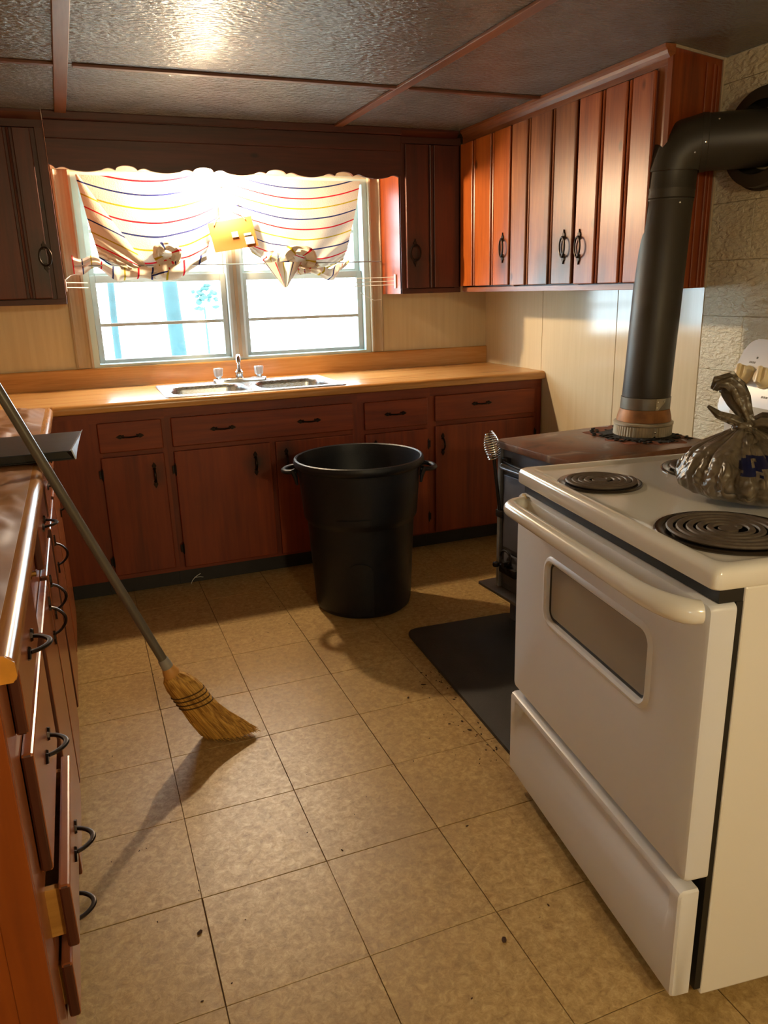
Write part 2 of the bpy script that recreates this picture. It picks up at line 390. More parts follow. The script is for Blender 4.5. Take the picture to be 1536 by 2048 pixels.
def mat_block():
    m, nt, N, L, P = new_mat('painted_block')
    tc = N.new('ShaderNodeTexCoord')
    ge = N.new('ShaderNodeNewGeometry')
    mp = N.new('ShaderNodeMapping'); mp.inputs['Scale'].default_value = (1, 0.5, 1); L.new(ge.outputs['Position'], mp.inputs[0])
    n1 = N.new('ShaderNodeTexNoise'); n1.inputs['Scale'].default_value = 75; n1.inputs['Detail'].default_value = 5; n1.inputs['Distortion'].default_value = 0.5; L.new(mp.outputs[0], n1.inputs[0])
    n2 = N.new('ShaderNodeTexNoise'); n2.inputs['Scale'].default_value = 3; n2.inputs['Detail'].default_value = 4; L.new(ge.outputs['Position'], n2.inputs[0])
    rp = N.new('ShaderNodeValToRGB'); e = rp.color_ramp.elements
    e[0].position = 0.3; e[0].color = srgb(206, 194, 164); e[1].position = 0.7; e[1].color = srgb(226, 218, 194)
    L.new(n2.outputs['Fac'], rp.inputs['Fac']); L.new(rp.outputs[0], P.inputs['Base Color'])
    P.inputs['Roughness'].default_value = 0.42
    bp = N.new('ShaderNodeBump'); bp.inputs['Strength'].default_value = 1.0; bp.inputs['Distance'].default_value = 0.012
    L.new(n1.outputs['Fac'], bp.inputs['Height']); L.new(bp.outputs[0], P.inputs['Normal'])
    return m
M['block'] = mat_block()

def mat_glass(name, tint=(1, 1, 1, 1), refl=0.06):
    m, nt, N, L, P = new_mat(name)
    tr = N.new('ShaderNodeBsdfTransparent'); tr.inputs[0].default_value = tint
    gl = N.new('ShaderNodeBsdfGlossy'); gl.inputs['Roughness'].default_value = 0.02
    mx = N.new('ShaderNodeMixShader'); mx.inputs[0].default_value = refl
    L.new(tr.outputs[0], mx.inputs[1]); L.new(gl.outputs[0], mx.inputs[2]); L.new(mx.outputs[0], N['Material Output'].inputs['Surface'])
    return m
M['glass'] = mat_glass('window_glass')
def mat_acrylic():
    m, nt, N, L, P = new_mat('clear_acrylic')
    P.inputs['Base Color'].default_value = (0.85, 0.93, 1, 1); P.inputs['Transmission Weight'].default_value = 0.55; P.inputs['Roughness'].default_value = 0.12; P.inputs['IOR'].default_value = 1.45
    return m
M['acrylic'] = mat_acrylic()

def mat_cloth(name, seq, width=0.044):
    """white terry towel with stripes laid along uv.y; one period of uv.y holds the stripes of seq"""
    m, nt, N, L, P = new_mat(name)
    tc = N.new('ShaderNodeTexCoord'); sx = N.new('ShaderNodeSeparateXYZ'); L.new(tc.outputs['UV'], sx.inputs[0])
    fr = N.new('ShaderNodeMath'); fr.operation = 'FRACT'; L.new(sx.outputs['Y'], fr.inputs[0])
    rp = N.new('ShaderNodeValToRGB'); cr = rp.color_ramp; cr.interpolation = 'CONSTANT'
    base = srgb(212, 202, 186)
    n = len(seq); pos = []
    for i, c in enumerate(seq):
        pos += [((i + 0.5) / n - width / 2, c), ((i + 0.5) / n + width / 2, base)]
    cr.elements[0].position = 0; cr.elements[0].color = base
    cr.elements[1].position = pos[0][0]; cr.elements[1].color = pos[0][1]
    for q, c in pos[1:]:
        el = cr.elements.new(q); el.color = c
    L.new(fr.outputs[0], rp.inputs['Fac'])
    nz = N.new('ShaderNodeTexNoise'); nz.inputs['Scale'].default_value = 160; nz.inputs['Detail'].default_value = 3; L.new(tc.outputs['Object'], nz.inputs[0])
    bp = N.new('ShaderNodeBump'); bp.inputs['Strength'].default_value = 0.4; bp.inputs['Distance'].default_value = 0.003; L.new(nz.outputs['Fac'], bp.inputs['Height'])
    df = N.new('ShaderNodeBsdfDiffuse'); tl = N.new('ShaderNodeBsdfTranslucent'); mx = N.new('ShaderNodeMixShader'); mx.inputs[0].default_value = 0.06
    L.new(rp.outputs[0], df.inputs[0]); L.new(rp.outputs[0], tl.inputs[0]); L.new(bp.outputs[0], df.inputs['Normal'])
    L.new(df.outputs[0], mx.inputs[1]); L.new(tl.outputs[0], mx.inputs[2]); L.new(mx.outputs[0], N['Material Output'].inputs['Surface'])
    return m
RED, NAVY, OLIVE = srgb(196, 34, 48), srgb(42, 48, 96), srgb(170, 150, 40)
M['cloth_left'] = mat_cloth('towel_left', [RED, NAVY, OLIVE])
M['cloth_right'] = mat_cloth('towel_right', [NAVY, RED, OLIVE])

def mat_straw():
    m, nt, N, L, P = new_mat('broom_straw')
    tc = N.new('ShaderNodeTexCoord'); mq = N.new('ShaderNodeMapping'); mq.inputs['Rotation'].default_value = (0, .52, 0); L.new(tc.outputs['Object'], mq.inputs[0])
    mp = N.new('ShaderNodeMapping'); mp.inputs['Scale'].default_value = (210, 210, 5); L.new(mq.outputs[0], mp.inputs[0])
    n1 = N.new('ShaderNodeTexNoise'); n1.inputs['Scale'].default_value = 1.0; n1.inputs['Detail'].default_value = 3; L.new(mp.outputs[0], n1.inputs[0])
    rp = N.new('ShaderNodeValToRGB'); e = rp.color_ramp.elements
    e[0].position = 0.35; e[0].color = srgb(146, 100, 32); e[1].position = 0.62; e[1].color = srgb(216, 168, 78)
    L.new(n1.outputs['Fac'], rp.inputs['Fac']); L.new(rp.outputs[0], P.inputs['Base Color']); P.inputs['Roughness'].default_value = 0.6
    bp = N.new('ShaderNodeBump'); bp.inputs['Strength'].default_value = 0.7; bp.inputs['Distance'].default_value = 0.003
    L.new(n1.outputs['Fac'], bp.inputs['Height']); L.new(bp.outputs[0], P.inputs['Normal'])
    return m
M['straw'] = mat_straw()

def mat_stove_top():
    m, nt, N, L, P = new_mat('rusted_stove_top')
    tc = N.new('ShaderNodeTexCoord')
    n1 = N.new('ShaderNodeTexNoise'); n1.inputs['Scale'].default_value = 7; n1.inputs['Detail'].default_value = 7; n1.inputs['Distortion'].default_value = 0.8; L.new(tc.outputs['Object'], n1.inputs[0])
    rp = N.new('ShaderNodeValToRGB'); e = rp.color_ramp.elements
    e[0].position = 0.32; e[0].color = srgb(84, 58, 44); e[1].position = 0.75; e[1].color = srgb(164, 144, 128)
    k = e.new(0.48); k.color = srgb(122, 82, 58); k = e.new(0.6); k.color = srgb(110, 88, 76)
    L.new(n1.outputs['Fac'], rp.inputs['Fac']); L.new(rp.outputs[0], P.inputs['Base Color'])
    P.inputs['Roughness'].default_value = 0.42; P.inputs['Metallic'].default_value = 0.25
    bp = N.new('ShaderNodeBump'); bp.inputs['Strength'].default_value = 0.25; bp.inputs['Distance'].default_value = 0.003
    L.new(n1.outputs['Fac'], bp.inputs['Height']); L.new(bp.outputs[0], P.inputs['Normal'])
    return m
M['stove_top'] = mat_stove_top()

def mat_bag():
    m, nt, N, L, P = new_mat('grey_plastic_film')
    P.inputs['Base Color'].default_value = srgb(104, 92, 78); P.inputs['Roughness'].default_value = 0.33
    P.inputs['Transmission Weight'].default_value = 0.0
    tc = N.new('ShaderNodeTexCoord'); n1 = N.new('ShaderNodeTexNoise'); n1.inputs['Scale'].default_value = 22; n1.inputs['Detail'].default_value = 5; n1.inputs['Distortion'].default_value = 1.2
    mp = N.new('ShaderNodeMapping'); mp.inputs['Scale'].default_value = (1, 1, 0.5); L.new(tc.outputs['Object'], mp.inputs[0]); L.new(mp.outputs[0], n1.inputs[0])
    rp = N.new('ShaderNodeValToRGB'); e = rp.color_ramp.elements
    e[0].position = 0.3; e[0].color = srgb(78, 68, 54); e[1].position = 0.7; e[1].color = srgb(118, 106, 88)
    L.new(n1.outputs['Fac'], rp.inputs['Fac']); L.new(rp.outputs[0], P.inputs['Base Color'])
    n2 = N.new('ShaderNodeTexNoise'); n2.inputs['Scale'].default_value = 14; n2.inputs['Detail'].default_value = 2; n2.inputs['Distortion'].default_value = 1.0; L.new(tc.outputs['Object'], n2.inputs[0])
    sb = N.new('ShaderNodeMath'); sb.operation = 'SUBTRACT'; L.new(n2.outputs['Fac'], sb.inputs[0]); sb.inputs[1].default_value = .5
    ab = N.new('ShaderNodeMath'); ab.operation = 'ABSOLUTE'; L.new(sb.outputs[0], ab.inputs[0])
    bp = N.new('ShaderNodeBump'); bp.inputs['Strength'].default_value = 0.8; bp.inputs['Distance'].default_value = 0.04
    L.new(ab.outputs[0], bp.inputs['Height']); L.new(bp.outputs[0], P.inputs['Normal'])
    return m
M['bag'] = mat_bag()

def mat_liner():
    m, nt, N, L, P = new_mat('brown_wrinkled_liner')
    tc = N.new('ShaderNodeTexCoord'); n1 = N.new('ShaderNodeTexNoise'); n1.inputs['Scale'].default_value = 5; n1.inputs['Detail'].default_value = 6; n1.inputs['Distortion'].default_value = 1.0
    L.new(tc.outputs['Object'], n1.inputs[0])
    rp = N.new('ShaderNodeValToRGB'); e = rp.color_ramp.elements
    e[0].position = 0.3; e[0].color = srgb(128, 88, 60); e[1].position = 0.7; e[1].color = srgb(164, 120, 86)
    L.new(n1.outputs['Fac'], rp.inputs['Fac']); L.new(rp.outputs[0], P.inputs['Base Color']); P.inputs['Roughness'].default_value = 0.44
    return m
M['liner'] = mat_liner()

# ------------------------------------------------------------------ the room
XL, XR, YB, YF, ZC = -0.90, 2.20, 1.44, -5.2, 2.12
T = 0.3048
bm = B(); box(bm, XL - 0.1, XR + 0.1, YF - 0.1, YB + 0.12, -0.06, -0.0035)
floor = structure(link('floor', bm, M['subfloor']))
bm = B(); g = 0.0009
box(bm, g, T - g, g, T - g, -0.0034, 0.0, 0.0007, 1)
bmesh.ops.recalc_face_normals(bm, faces=bm.faces[:])
tile_me = bpy.data.meshes.new('tile'); bm.to_mesh(tile_me); bm.free(); tile_me.materials.append(M['tile'])
for i in range(-3, 8):
    for j in range(-17, 5):
        if i * T > XR or j * T < YF - T: continue
        o = bpy.data.objects.new('tile', tile_me); C.objects.link(o); o.parent = floor
        o.location = (i * T + random.uniform(-.0006, .0006), j * T + random.uniform(-.0006, .0006), 0)
        o.rotation_euler = (0, 0, random.uniform(-.0012, .0012))

# ceiling: backing board, textured panels, wooden battens
bm = B(); box(bm, XL - 0.1, XR + 0.1, YF - 0.1, YB + 0.12, ZC + 0.008, ZC + 0.1)
ceiling = structure(link('ceiling', bm, M['drywall']))
xs = [XL, -0.03, 1.212, XR]; ys = [YF, -2.07, 0.36, YB]
for a in range(3):
    for b in range(3):
        bm = B(); box(bm, xs[a] + .002, xs[a + 1] - .002, ys[b] + .002, ys[b + 1] - .002, ZC, ZC + 0.0075)
        link('ceiling_panel', bm, M['ceiling'], ceiling)
M['batten'] = wood('ceiling_batten_wood', srgb(98, 58, 40), srgb(128, 80, 56), srgb(146, 98, 70), 'y', 0.4, 0.2)
M['batten_x'] = wood('ceiling_batten_wood_shaded', srgb(80, 44, 32), srgb(104, 60, 44), srgb(120, 76, 56), 'x', 0.45, 0.2)  # same batten wood, darkened for the shade on the cross strips
def batten(x0a, x0b, w):
    bm = B(); prism(bm, [(x0a, YF), (x0a + w, YF), (x0b + w, YB), (x0b, YB)], ZC - 0.011, ZC - 0.0003, 'z', 0.002)
    link('batten', bm, M['batten'], ceiling)
batten(-0.002, -0.073, 0.047); batten(1.30, 1.172, 0.044)
for (a, b) in ((XL, -0.055), (0.0, 1.205), (1.245, 1.895)):
    bm = B(); box(bm, a, b, 0.352, 0.378, ZC - 0.010, ZC - 0.0003, 0.002)
    link('batten', bm, M['batten_x'], ceiling)

# back wall with window opening
WX0, WX1, WZ0, WZ1 = -0.035, 1.46, 1.008, 1.925
bm = B()
box(bm, XL - 0.1, WX0, YB, YB + 0.12, 0, ZC); box(bm, WX1, XR + 0.1, YB, YB + 0.12, 0, ZC)
box(bm, WX0, WX1, YB, YB + 0.12, 0, WZ0); box(bm, WX0, WX1, YB, YB + 0.12, WZ1, ZC)
wall_back = structure(link('wall_back', bm, M['panel']))
# right wall: glossy sheet panels then painted block
bm = B(); box(bm, XR + 0.006, XR + 0.14, YF - 0.1, YB + 0.12, 0, ZC)
wall_right = structure(link('wall_right', bm, M['drywall']))
for (a, b) in ((0.824, 1.4398), (0.21, 0.821), (-0.315, 0.207)):
    bm = B(); box(bm, XR, XR + 0.0058, a, b, 0.0, ZC - 0.0005, 0.0012, 1)
    link('wall_panel', bm, M['panel_right'], wall_right)
bh, bl = 0.2032, 0.4064
for r in range(11):
    off = (r % 2) * bl / 2
    y = -0.32
    k = 0
    while y > YF:
        L_ = bl if (k or not off) else bl / 2
        y2 = max(y - L_, YF)
        bm = B(); box(bm, XR + random.uniform(-.0026, -.0018), XR + 0.0058, y2 + .0006, y - .0006, r * bh + .0006, min((r + 1) * bh, ZC) - .0006, 0.0022, 2)
        link('block', bm, M['block'], wall_right)
        y = y2; k += 1
# left wall with an added unseen window for cool fill light, front wall
LWY0, LWY1, LWZ0, LWZ1 = -4.1, -3.66, 1.15, 1.7
bm = B()
box(bm, XL - 0.1, XL, YF - 0.1, LWY0, 0, ZC); box(bm, XL - 0.1, XL, LWY1, YB + 0.12, 0, ZC)
box(bm, XL - 0.1, XL, LWY0, LWY1, 0, LWZ0); box(bm, XL - 0.1, XL, LWY0, LWY1, LWZ1, ZC)
structure(link('wall_left', bm, M['drywall']))
bm = B(); box(bm, XL - 0.1, XR + 0.1, YF - 0.1, YF, 0, ZC)
structure(link('wall_front', bm, M['drywall']))
bm = B(); box(bm, XL - 0.06, XL - 0.054, LWY0, LWY1, LWZ0, LWZ1)
w2 = structure(link('fill_window', bm, M['glass']))  # added opening, out of view, brings cool daylight to the range front
bm = B()
for (a, b, c, d) in ((LWY0, LWY0 + .05, LWZ0, LWZ1), (LWY1 - .05, LWY1, LWZ0, LWZ1), (LWY0, LWY1, LWZ0, LWZ0 + .05), (LWY0, LWY1, LWZ1 - .05, LWZ1), (LWY0, LWY1, 1.43, 1.47)):
    box(bm, XL - .08, XL - .035, a, b, c, d)
link('fill_window_frame', bm, M['sash'], w2)

# ------------------------------------------------------------------ window over the sink
bm = B()
for (a, b, c, d) in ((WX0, WX0 + .028, WZ0, WZ1), (WX1 - .028, WX1, WZ0, WZ1), (WX0 + .028, WX1 - .028, WZ0, WZ0 + .014), (WX0 + .028, WX1 - .028, WZ1 - .028, WZ1)):
    box(bm, a, b, YB - .001, YB + .118, c, d)
win = structure(link('window_1', bm, M['sash_alu']))
def casing(x0, x1):
    bm = B()
    w = x1 - x0
    prof = [(x0, 1.4385), (x0, 1.412), (x0 + w * .12, 1.409), (x0 + w * .2, 1.416), (x0 + w * .38, 1.419), (x0 + w * .62, 1.419), (x0 + w * .8, 1.415), (x0 + w * .88, 1.408), (x1, 1.411), (x1, 1.4385)]
    prism(bm, prof, 1.0112, 1.93, 'z', 0.001)
    link('casing', bm, M['casing'], win)
casing(-0.118, -0.036); casing(1.461, 1.53)
bm = B(); box(bm, -.118, 1.53, 1.412, 1.4385, 1.931, 2.0, .002); link('casing', bm, M['casing'], win)
bm = B(); prism(bm, [(0.668, YB + .01), (0.668, YB - .004), (0.68, YB - .012), (0.738, YB - .012), (0.75, YB - .004), (0.75, YB + .01), (.75, YB + .11), (.668, YB + .11)], WZ0 + .012, WZ1 - .03, 'z', .001)
link('mullion', bm, M['sash'], win)
bm = B(); box(bm, .70, .718, YB - .016, YB - .0115, WZ0 + .02, WZ1 - .04, .001); link('mullion_strip', bm, M['casing'], win)
def sash(x0, x1, z0, z1, y, st, mz=None):
    bm = B()
    for (a, b, c, d) in ((x0, x0 + st, z0, z1), (x1 - st, x1, z0, z1), (x0 + st, x1 - st, z0, z0 + .018 if z0 < 1.1 else z0 + .04), (x0 + st, x1 - st, z1 - .036, z1)):
        box(bm, a, b, y, y + .03, c, d, .002)
    s = link('sash', bm, M['sash'], win)
    bm = B(); box(bm, x0 + st - .004, x1 - st + .004, y + .014, y + .018, z0 + .01, z1 - .03); link('pane', bm, M['glass'], s)
    for m_ in (mz or []):
        bm = B(); box(bm, x0 + st - .002, x1 - st + .002, y + .002, y + .029, m_ - .008, m_ + .008, .002); link('muntin', bm, M['sash'], s)
for (x0, x1) in ((-0.006, 0.667), (0.751, 1.431)):
    sash(x0, x1, 1.024, 1.455, YB + .042, .028, [1.214])
    sash(x0, x1, 1.428, 1.896, YB + .076, .028, [1.665])

# outside: ground, trees far and near (teal of the glare put into their colour)
bm = B(); box(bm, -14, 16, YB + .4, 30, -0.6, -0.5); structure(link('ground', bm, M['ground']))
def tree(x, y, r, h, lab, lean=0.0):
    t = thing('tree', lab, 'tree', (x, y, -0.5))
    bm = B(); pts = [(lean * k / 8 + .03 * math.sin(k * 1.7), .02 * math.cos(k * 2.1), h * k / 8) for k in range(9)]
    tube(bm, pts, [r * (1.15 - .05 * k) for k in range(9)], 10)
    link('trunk', bm, M['bark'], t, smooth=True)
    for q in range(5):
        bm = B(); z = h * (.45 + .1 * q); a = q * 2.4
        tube(bm, [(lean * z / h, 0, z), (lean * z / h + .5 * math.cos(a), .5 * math.sin(a), z + .45), (lean * z / h + 1.1 * math.cos(a), 1.1 * math.sin(a), z + 1.1)], [r * .35, r * .25, r * .12], 6)
        link('branch', bm, M['bark'], t, smooth=True)
tree(.845, 5.4, .072, 7, 'thick bare tree trunk seen through the lower left window panes')
tree(0.30, 7.5, .04, 6, 'slim bare tree trunk at the left edge of the left window', .3)
bm = B(); rs = random.Random(3)
tube(bm, [(1.40, 7, -.5), (1.42, 7, .3), (1.40, 7, 1.2)], .012, 6)
for q in range(34):
    m4 = Matrix.Translation((1.40 + rs.gauss(0, .07), 7.0 + rs.uniform(-.1, .1), 1.33 + rs.gauss(0, .07))) @ Matrix.Diagonal((rs.uniform(.02, .05), .03, rs.uniform(.015, .03), 1))
    bmesh.ops.create_icosphere(bm, subdivisions=2, radius=1, matrix=m4)
for v in bm.verts: v.co += Vector(noise.noise_vector(v.co * 19)) * .012
tag(link('bush', bm, M['leaf'], smooth=True), 'small glare-tinted bush outside the left window, right of the trunk', 'bush')

# ------------------------------------------------------------------ scalloped valance with the bulb behind it
val = thing('window_valance', 'shade-toned pine valance board with scalloped lower edge above the window', 'valance', (0.70, 1.13, 1.88))
def scallop(x):
    p = .342; u = abs(((x - .20 + p / 2) % p) - p / 2)
    if u < .046: return 1.8935 + .019 * math.sqrt(max(0, 1 - (u / .046) ** 2))
    if u < .105: return 1.892 + .009 * math.sin((u - .046) / .059 * PI)
    return 1.892 - .008 * math.sin((u - .105) / (p / 2 - .105) * PI / 2)
pts = [(-.1216 + (1.5296 + .1216) * k / 330, 0) for k in range(331)]
poly = [(-.121, 2.012)] + [(x, scallop(x)) for x, _ in pts][::1] + [(1.5295, 2.012)]
bm = B()
for k in range(330):   # strip quads keep the scalloped outline clean
    xa, xb = pts[k][0], pts[k + 1][0]
    vs = [bm.verts.new(c) for c in ((xa, 1.118, scallop(xa)), (xb, 1.118, scallop(xb)), (xb, 1.118, 2.012), (xa, 1.118, 2.012), (xa, 1.137, scallop(xa)), (xb, 1.137, scallop(xb)), (xb, 1.137, 2.012), (xa, 1.137, 2.012))]
    for q in ((0, 1, 2, 3), (5, 4, 7, 6), (0, 4, 5, 1), (3, 2, 6, 7)): bm.faces.new([vs[i] for i in q])
bmesh.ops.remove_doubles(bm, verts=bm.verts[:], dist=1e-5)
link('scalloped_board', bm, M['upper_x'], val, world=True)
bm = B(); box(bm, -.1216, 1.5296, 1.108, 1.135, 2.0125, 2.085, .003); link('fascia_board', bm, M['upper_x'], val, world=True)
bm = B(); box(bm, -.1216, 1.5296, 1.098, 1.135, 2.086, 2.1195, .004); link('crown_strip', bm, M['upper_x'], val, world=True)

bulb = thing('sink_light', 'bare warm light bulb tucked behind the valance over the sink', 'light bulb', SINK_BULB)
bm = B(); lathe(bm, [(.0005, -.034), (.012, -.032), (.022, -.025), (.029, -.012), (.030, 0), (.027, .014), (.019, .03), (.014, .04)], 20, close_bottom=True)
link('bulb_glass', bm, M['bulb'], bulb, smooth=True)
bm = B(); lathe(bm, [(.0135, .04), (.016, .042), (.016, .06), (.03, .066), (.034, .10), (.0005, .105)], 20, close_bottom=True)
link('socket', bm, M['knob'], bulb, smooth=True)
bm = B(); tube(bm, [(0, 0, .1), (0, .012, .15), (0, .04, .19), (0, .1, .205), (0, .133, .206)], .006, 8); link('bracket', bm, M['brass'], bulb, smooth=True)

# ------------------------------------------------------------------ striped towels hung as curtains
def fold(u, v, k):
    return Vector(noise.noise_vector(Vector((u * 5.0, v * 4.0, k)))) * .008
def left_cloth(u, v):
    xl = -.012 + .058 * v; xr = .668 - .05 * v - .07 * v * v
    zl = 1.907 - .375 * v; zr = 1.930 - .41 * v
    s = .012 + .085 * v
    x = xl + (xr - xl) * u; z = zl + (zr - zl) * u - s * 4 * u * (1 - u)
    y = 1.392 - .035 * math.sin(PI * u) * v - .012 * v
    c = math.exp(-((u - .62) ** 2 / .02 + (v - 1.0) ** 2 / .05))
    y -= .03 * c; z += .03 * c
    y += .006 * math.sin((u - .62) / max(.12, 1.15 - v) * 9) * v * v
    return Vector((x, y, z)) + fold(u, v, 1.0) * v
bm = B(); grid(bm, left_cloth, 60, 50, lambda u, v: (u, (v - .135 * 4 * u * (1 - u) * (1 - v) + .045) * 2.18 + .25))
ct = tag(link('towel_curtain', bm, M['cloth_left'], smooth=True), 'white striped towel hung as a curtain over the left window sash', 'curtain')
def folded(u, v):
    a = left_cloth(0, v); b = Vector((.002 + .30 * v, 0, 1.905 - .475 * v)); q = a.lerp(b, u)
    m_ = left_cloth(min(1, max(0, (q.x - a.x) / .6)), v)
    q.y = m_.y - .005 - .010 * math.sin(PI * u) * (.3 + v); return q
bm = B(); grid(bm, folded, 12, 40, lambda u, v: (u, (v + .045 - .10 * u * v) * 2.18 + .25)); link('folded_edge', bm, M['cloth_left'], ct, smooth=True)
def ruff(P0, P1, P2, h, amp, k, yb):
    def fn(u, v):
        a = Vector(P0) * (1 - u) ** 2 + Vector(P1) * 2 * u * (1 - u) + Vector(P2) * u * u
        w = math.sin(u * 22 + k) * amp * (.35 + v) + .4 * amp * math.sin(u * 51 + k * 2) * v
        n = noise.noise(Vector((u * 7, v * 3, k))) * .012
        a.z -= h * v * (.75 + .25 * math.sin(u * 9 + k)) * (.35 + .65 * math.sin(PI * min(max(u, .04), .96)))
        a.y += w + n - .02 * math.sin(v * PI)
        a.z += n
        return a
    return fn
bm = B(); grid(bm, ruff((.035, 1.355, 1.53), (.2, 1.325, 1.43), (.56, 1.355, 1.555), .105, .012, .4, 0), 90, 14, lambda u, v: (v, u * 2.6 + .05 * v))
link('bunched_hem', bm, M['cloth_left'], ct, smooth=True)
def ringknot(cx, cy, cz, R, r, k, sx=1.0):
    def fn(u, v):
        a = u * 2 * PI; b = v * 2 * PI
        rr = r * (1 + .45 * noise.noise(Vector((math.cos(a) * 2, math.sin(a) * 2, k + math.cos(b)))) + .18 * math.sin(5 * b + 3 * a))
        return Vector((cx + sx * (R + rr * math.cos(b)) * math.cos(a), cy + rr * math.sin(b) - .012 * math.sin(a), cz + (R + rr * math.cos(b)) * math.sin(a)))
    return fn
bm = B(); grid(bm, ringknot(.365, 1.335, 1.545, .040, .019, 2.0, 1.15), 40, 16, lambda u, v: (v, u * 1.3 + .1))
link('knot', bm, M['cloth_left'], ct, smooth=True)
def lump(cx, cy, cz, rx, ry, rz, k, tw=0.0):
    def fn(u, v):
        a = PI * (1 + u); b = (v - .5) * PI
        d = Vector((math.cos(a) * math.cos(b), math.sin(a) * math.cos(b), math.sin(b)))
        q = 1 + .35 * noise.noise(d * 2.2 + Vector((k, 0, 0))) + .12 * math.sin(6 * a + 4 * b)
        x, z = d.x * rx * q, d.z * rz * q
        return Vector((cx + x * math.cos(tw) - z * math.sin(tw), cy + d.y * ry * q, cz + x * math.sin(tw) + z * math.cos(tw)))
    return fn
bm = B(); grid(bm, lump(.37, 1.35, 1.485, .075, .026, .04, 5, .2), 36, 18, lambda u, v: (v, u * 2 + .2)); link('knot', bm, M['cloth_left'], ct, smooth=True)
def tail(u, v):
    x = -.075 + .125 * u; z = 1.548 - .02 * u - .085 * v * (1 - .45 * u) - .012 * math.sin(u * 6)
    return Vector((x, 1.375 - .02 * math.sin(v * PI) + .012 * math.sin(v * 14 + u * 3) * (1 - u * .4) - .02 * u, z + .012 * math.sin(v * PI) * (1 - u)))
bm = B(); grid(bm, tail, 20, 20, lambda u, v: (v, u * 1.0 + .15)); link('loose_end', bm, M['cloth_left'], ct, smooth=True)

def right_cloth(u, v):
    xl = .672 + .03 * v + .09 * v * v; xr = 1.408 - .075 * v - .04 * v * v
    zl = 1.930 - .375 * v; zr = 1.908 - .405 * v
    s = .012 + .06 * v
    x = xl + (xr - xl) * u; z = zl + (zr - zl) * u - s * 4 * u * (1 - u)
    y = 1.392 - .035 * math.sin(PI * u) * v - .012 * v
    c = math.exp(-((u - .42) ** 2 / .02 + (v - 1.0) ** 2 / .05))
    y -= .03 * c; z += .03 * c
    y += .006 * math.sin((u - .42) / max(.12, 1.15 - v) * 9) * v * v
    return Vector((x, y, z)) + fold(u, v, 4.0) * v
bm = B(); grid(bm, right_cloth, 60, 50, lambda u, v: (u, (v - .14 * 4 * u * (1 - u) * (1 - v) + .02) * 2.6 + .21))
ct2 = tag(link('towel_curtain', bm, M['cloth_right'], smooth=True), 'white striped towel hung as a curtain over the right window sash', 'curtain')
bm = B(); grid(bm, ringknot(1.03, 1.335, 1.515, .045, .022, 7.0, 1.5), 44, 16, lambda u, v: (v, u * 1.6 + .3)); link('knot', bm, M['cloth_right'], ct2, smooth=True)
bm = B(); grid(bm, lump(.90, 1.35, 1.515, .06, .028, .036, 9, -.2), 36, 18, lambda u, v: (v, u * 1.6 + .2)); link('knot', bm, M['cloth_right'], ct2, smooth=True)
bm = B(); grid(bm, lump(1.06, 1.35, 1.475, .085, .026, .035, 12, .1), 36, 18, lambda u, v: (v, u * 2.2 + .1)); link('knot', bm, M['cloth_right'], ct2, smooth=True)
def point_tail(u, v):
    a = Vector((.84, 1.325, 1.50)); b = Vector((1.04, 1.315, 1.50)); c = Vector((.945, 1.315, 1.375))
    e = a.lerp(b, u); q = e.lerp(c + Vector(((u - .5) * .02, 0, 0)), v)
    q.y += .012 * math.sin(u * 15) * (1 - v * .6) - .012
    return q
bm = B(); grid(bm, point_tail, 24, 20, lambda u, v: (v, u * 1.4 + .1)); link('loose_end', bm, M['cloth_right'], ct2, smooth=True)
bm = B(); grid(bm, ruff((1.0, 1.34, 1.50), (1.2, 1.32, 1.43), (1.305, 1.35, 1.515), .07, .010, 2.4, 0), 60, 14, lambda u, v: (v, u * 1.7 + .25 * v)); link('bunched_hem', bm, M['cloth_right'], ct2, smooth=True)

# thin rod across the sashes
bm = B(); tube(bm, [(-.065 + 1.56 * k / 12, 1.345, 1.498 - .004 * math.sin(k / 12 * PI)) for k in range(13)], .0032, 8)
rod = tag(link('curtain_rod', bm, M['rod'], smooth=True), 'thin grey rod running across the window in front of the bunched towels', 'rod')
for x in (-.065, 1.495):
    bm = B(); tube(bm, [(x, 1.345, 1.498), (x, 1.40, 1.50), (x, 1.4075, 1.50)], .004, 8); link('rod_bracket', bm, M['rod'], rod, smooth=True)
# wire swing racks on the cabinet sides
def wire_rack(xw, sgn, zs, lab, ylen):
    t = thing('wire_rack', lab, 'wire rack', (xw, 1.25, 1.40))
    bm = B(); box(bm, xw + sgn * .0005, xw + sgn * .007, 1.205, 1.225, zs[-1] - .018, zs[0] + .014, .002); link('bracket', bm, M['wire'], t, world=True)
    for k, z in enumerate(zs):
        bm = B(); tube(bm, [(xw + sgn * .006, 1.213, z), (xw + sgn * .02, 1.222, z), (xw + sgn * ylen, 1.28 + .012 * k, z - .002)], .0022, 6); link('wire_arm', bm, M['wire'], t, smooth=True, world=True)
wire_rack(1.5295, -1, [1.412, 1.392, 1.373], 'white wire towel rack with three arms on the right cabinet side', .25)
wire_rack(-.1205, 1, [1.42, 1.398], 'white wire towel rack with two arms on the left cabinet side', .10)
bm = B(); tube(bm, [(-.113, 1.33, 1.437), (-.09, 1.35, 1.455), (-.06, 1.37, 1.462), (-.035, 1.375, 1.468), (.0, 1.37, 1.49)], .0018, 6)
tag(link('white_string', bm, M['wire'], smooth=True), 'white string pulled from the left cabinet to the loose towel end', 'string')
bm = B(); tube(bm, [(1.395, 1.40, 1.335), (1.43, 1.402, 1.315), (1.468, 1.402, 1.296), (1.475, 1.40, 1.294), (1.50, 1.40, 1.296), (1.515, 1.40, 1.297)], .0016, 6)
tag(link('white_string', bm, M['wire'], smooth=True), 'short white string across the right window casing below the wire rack', 'string')

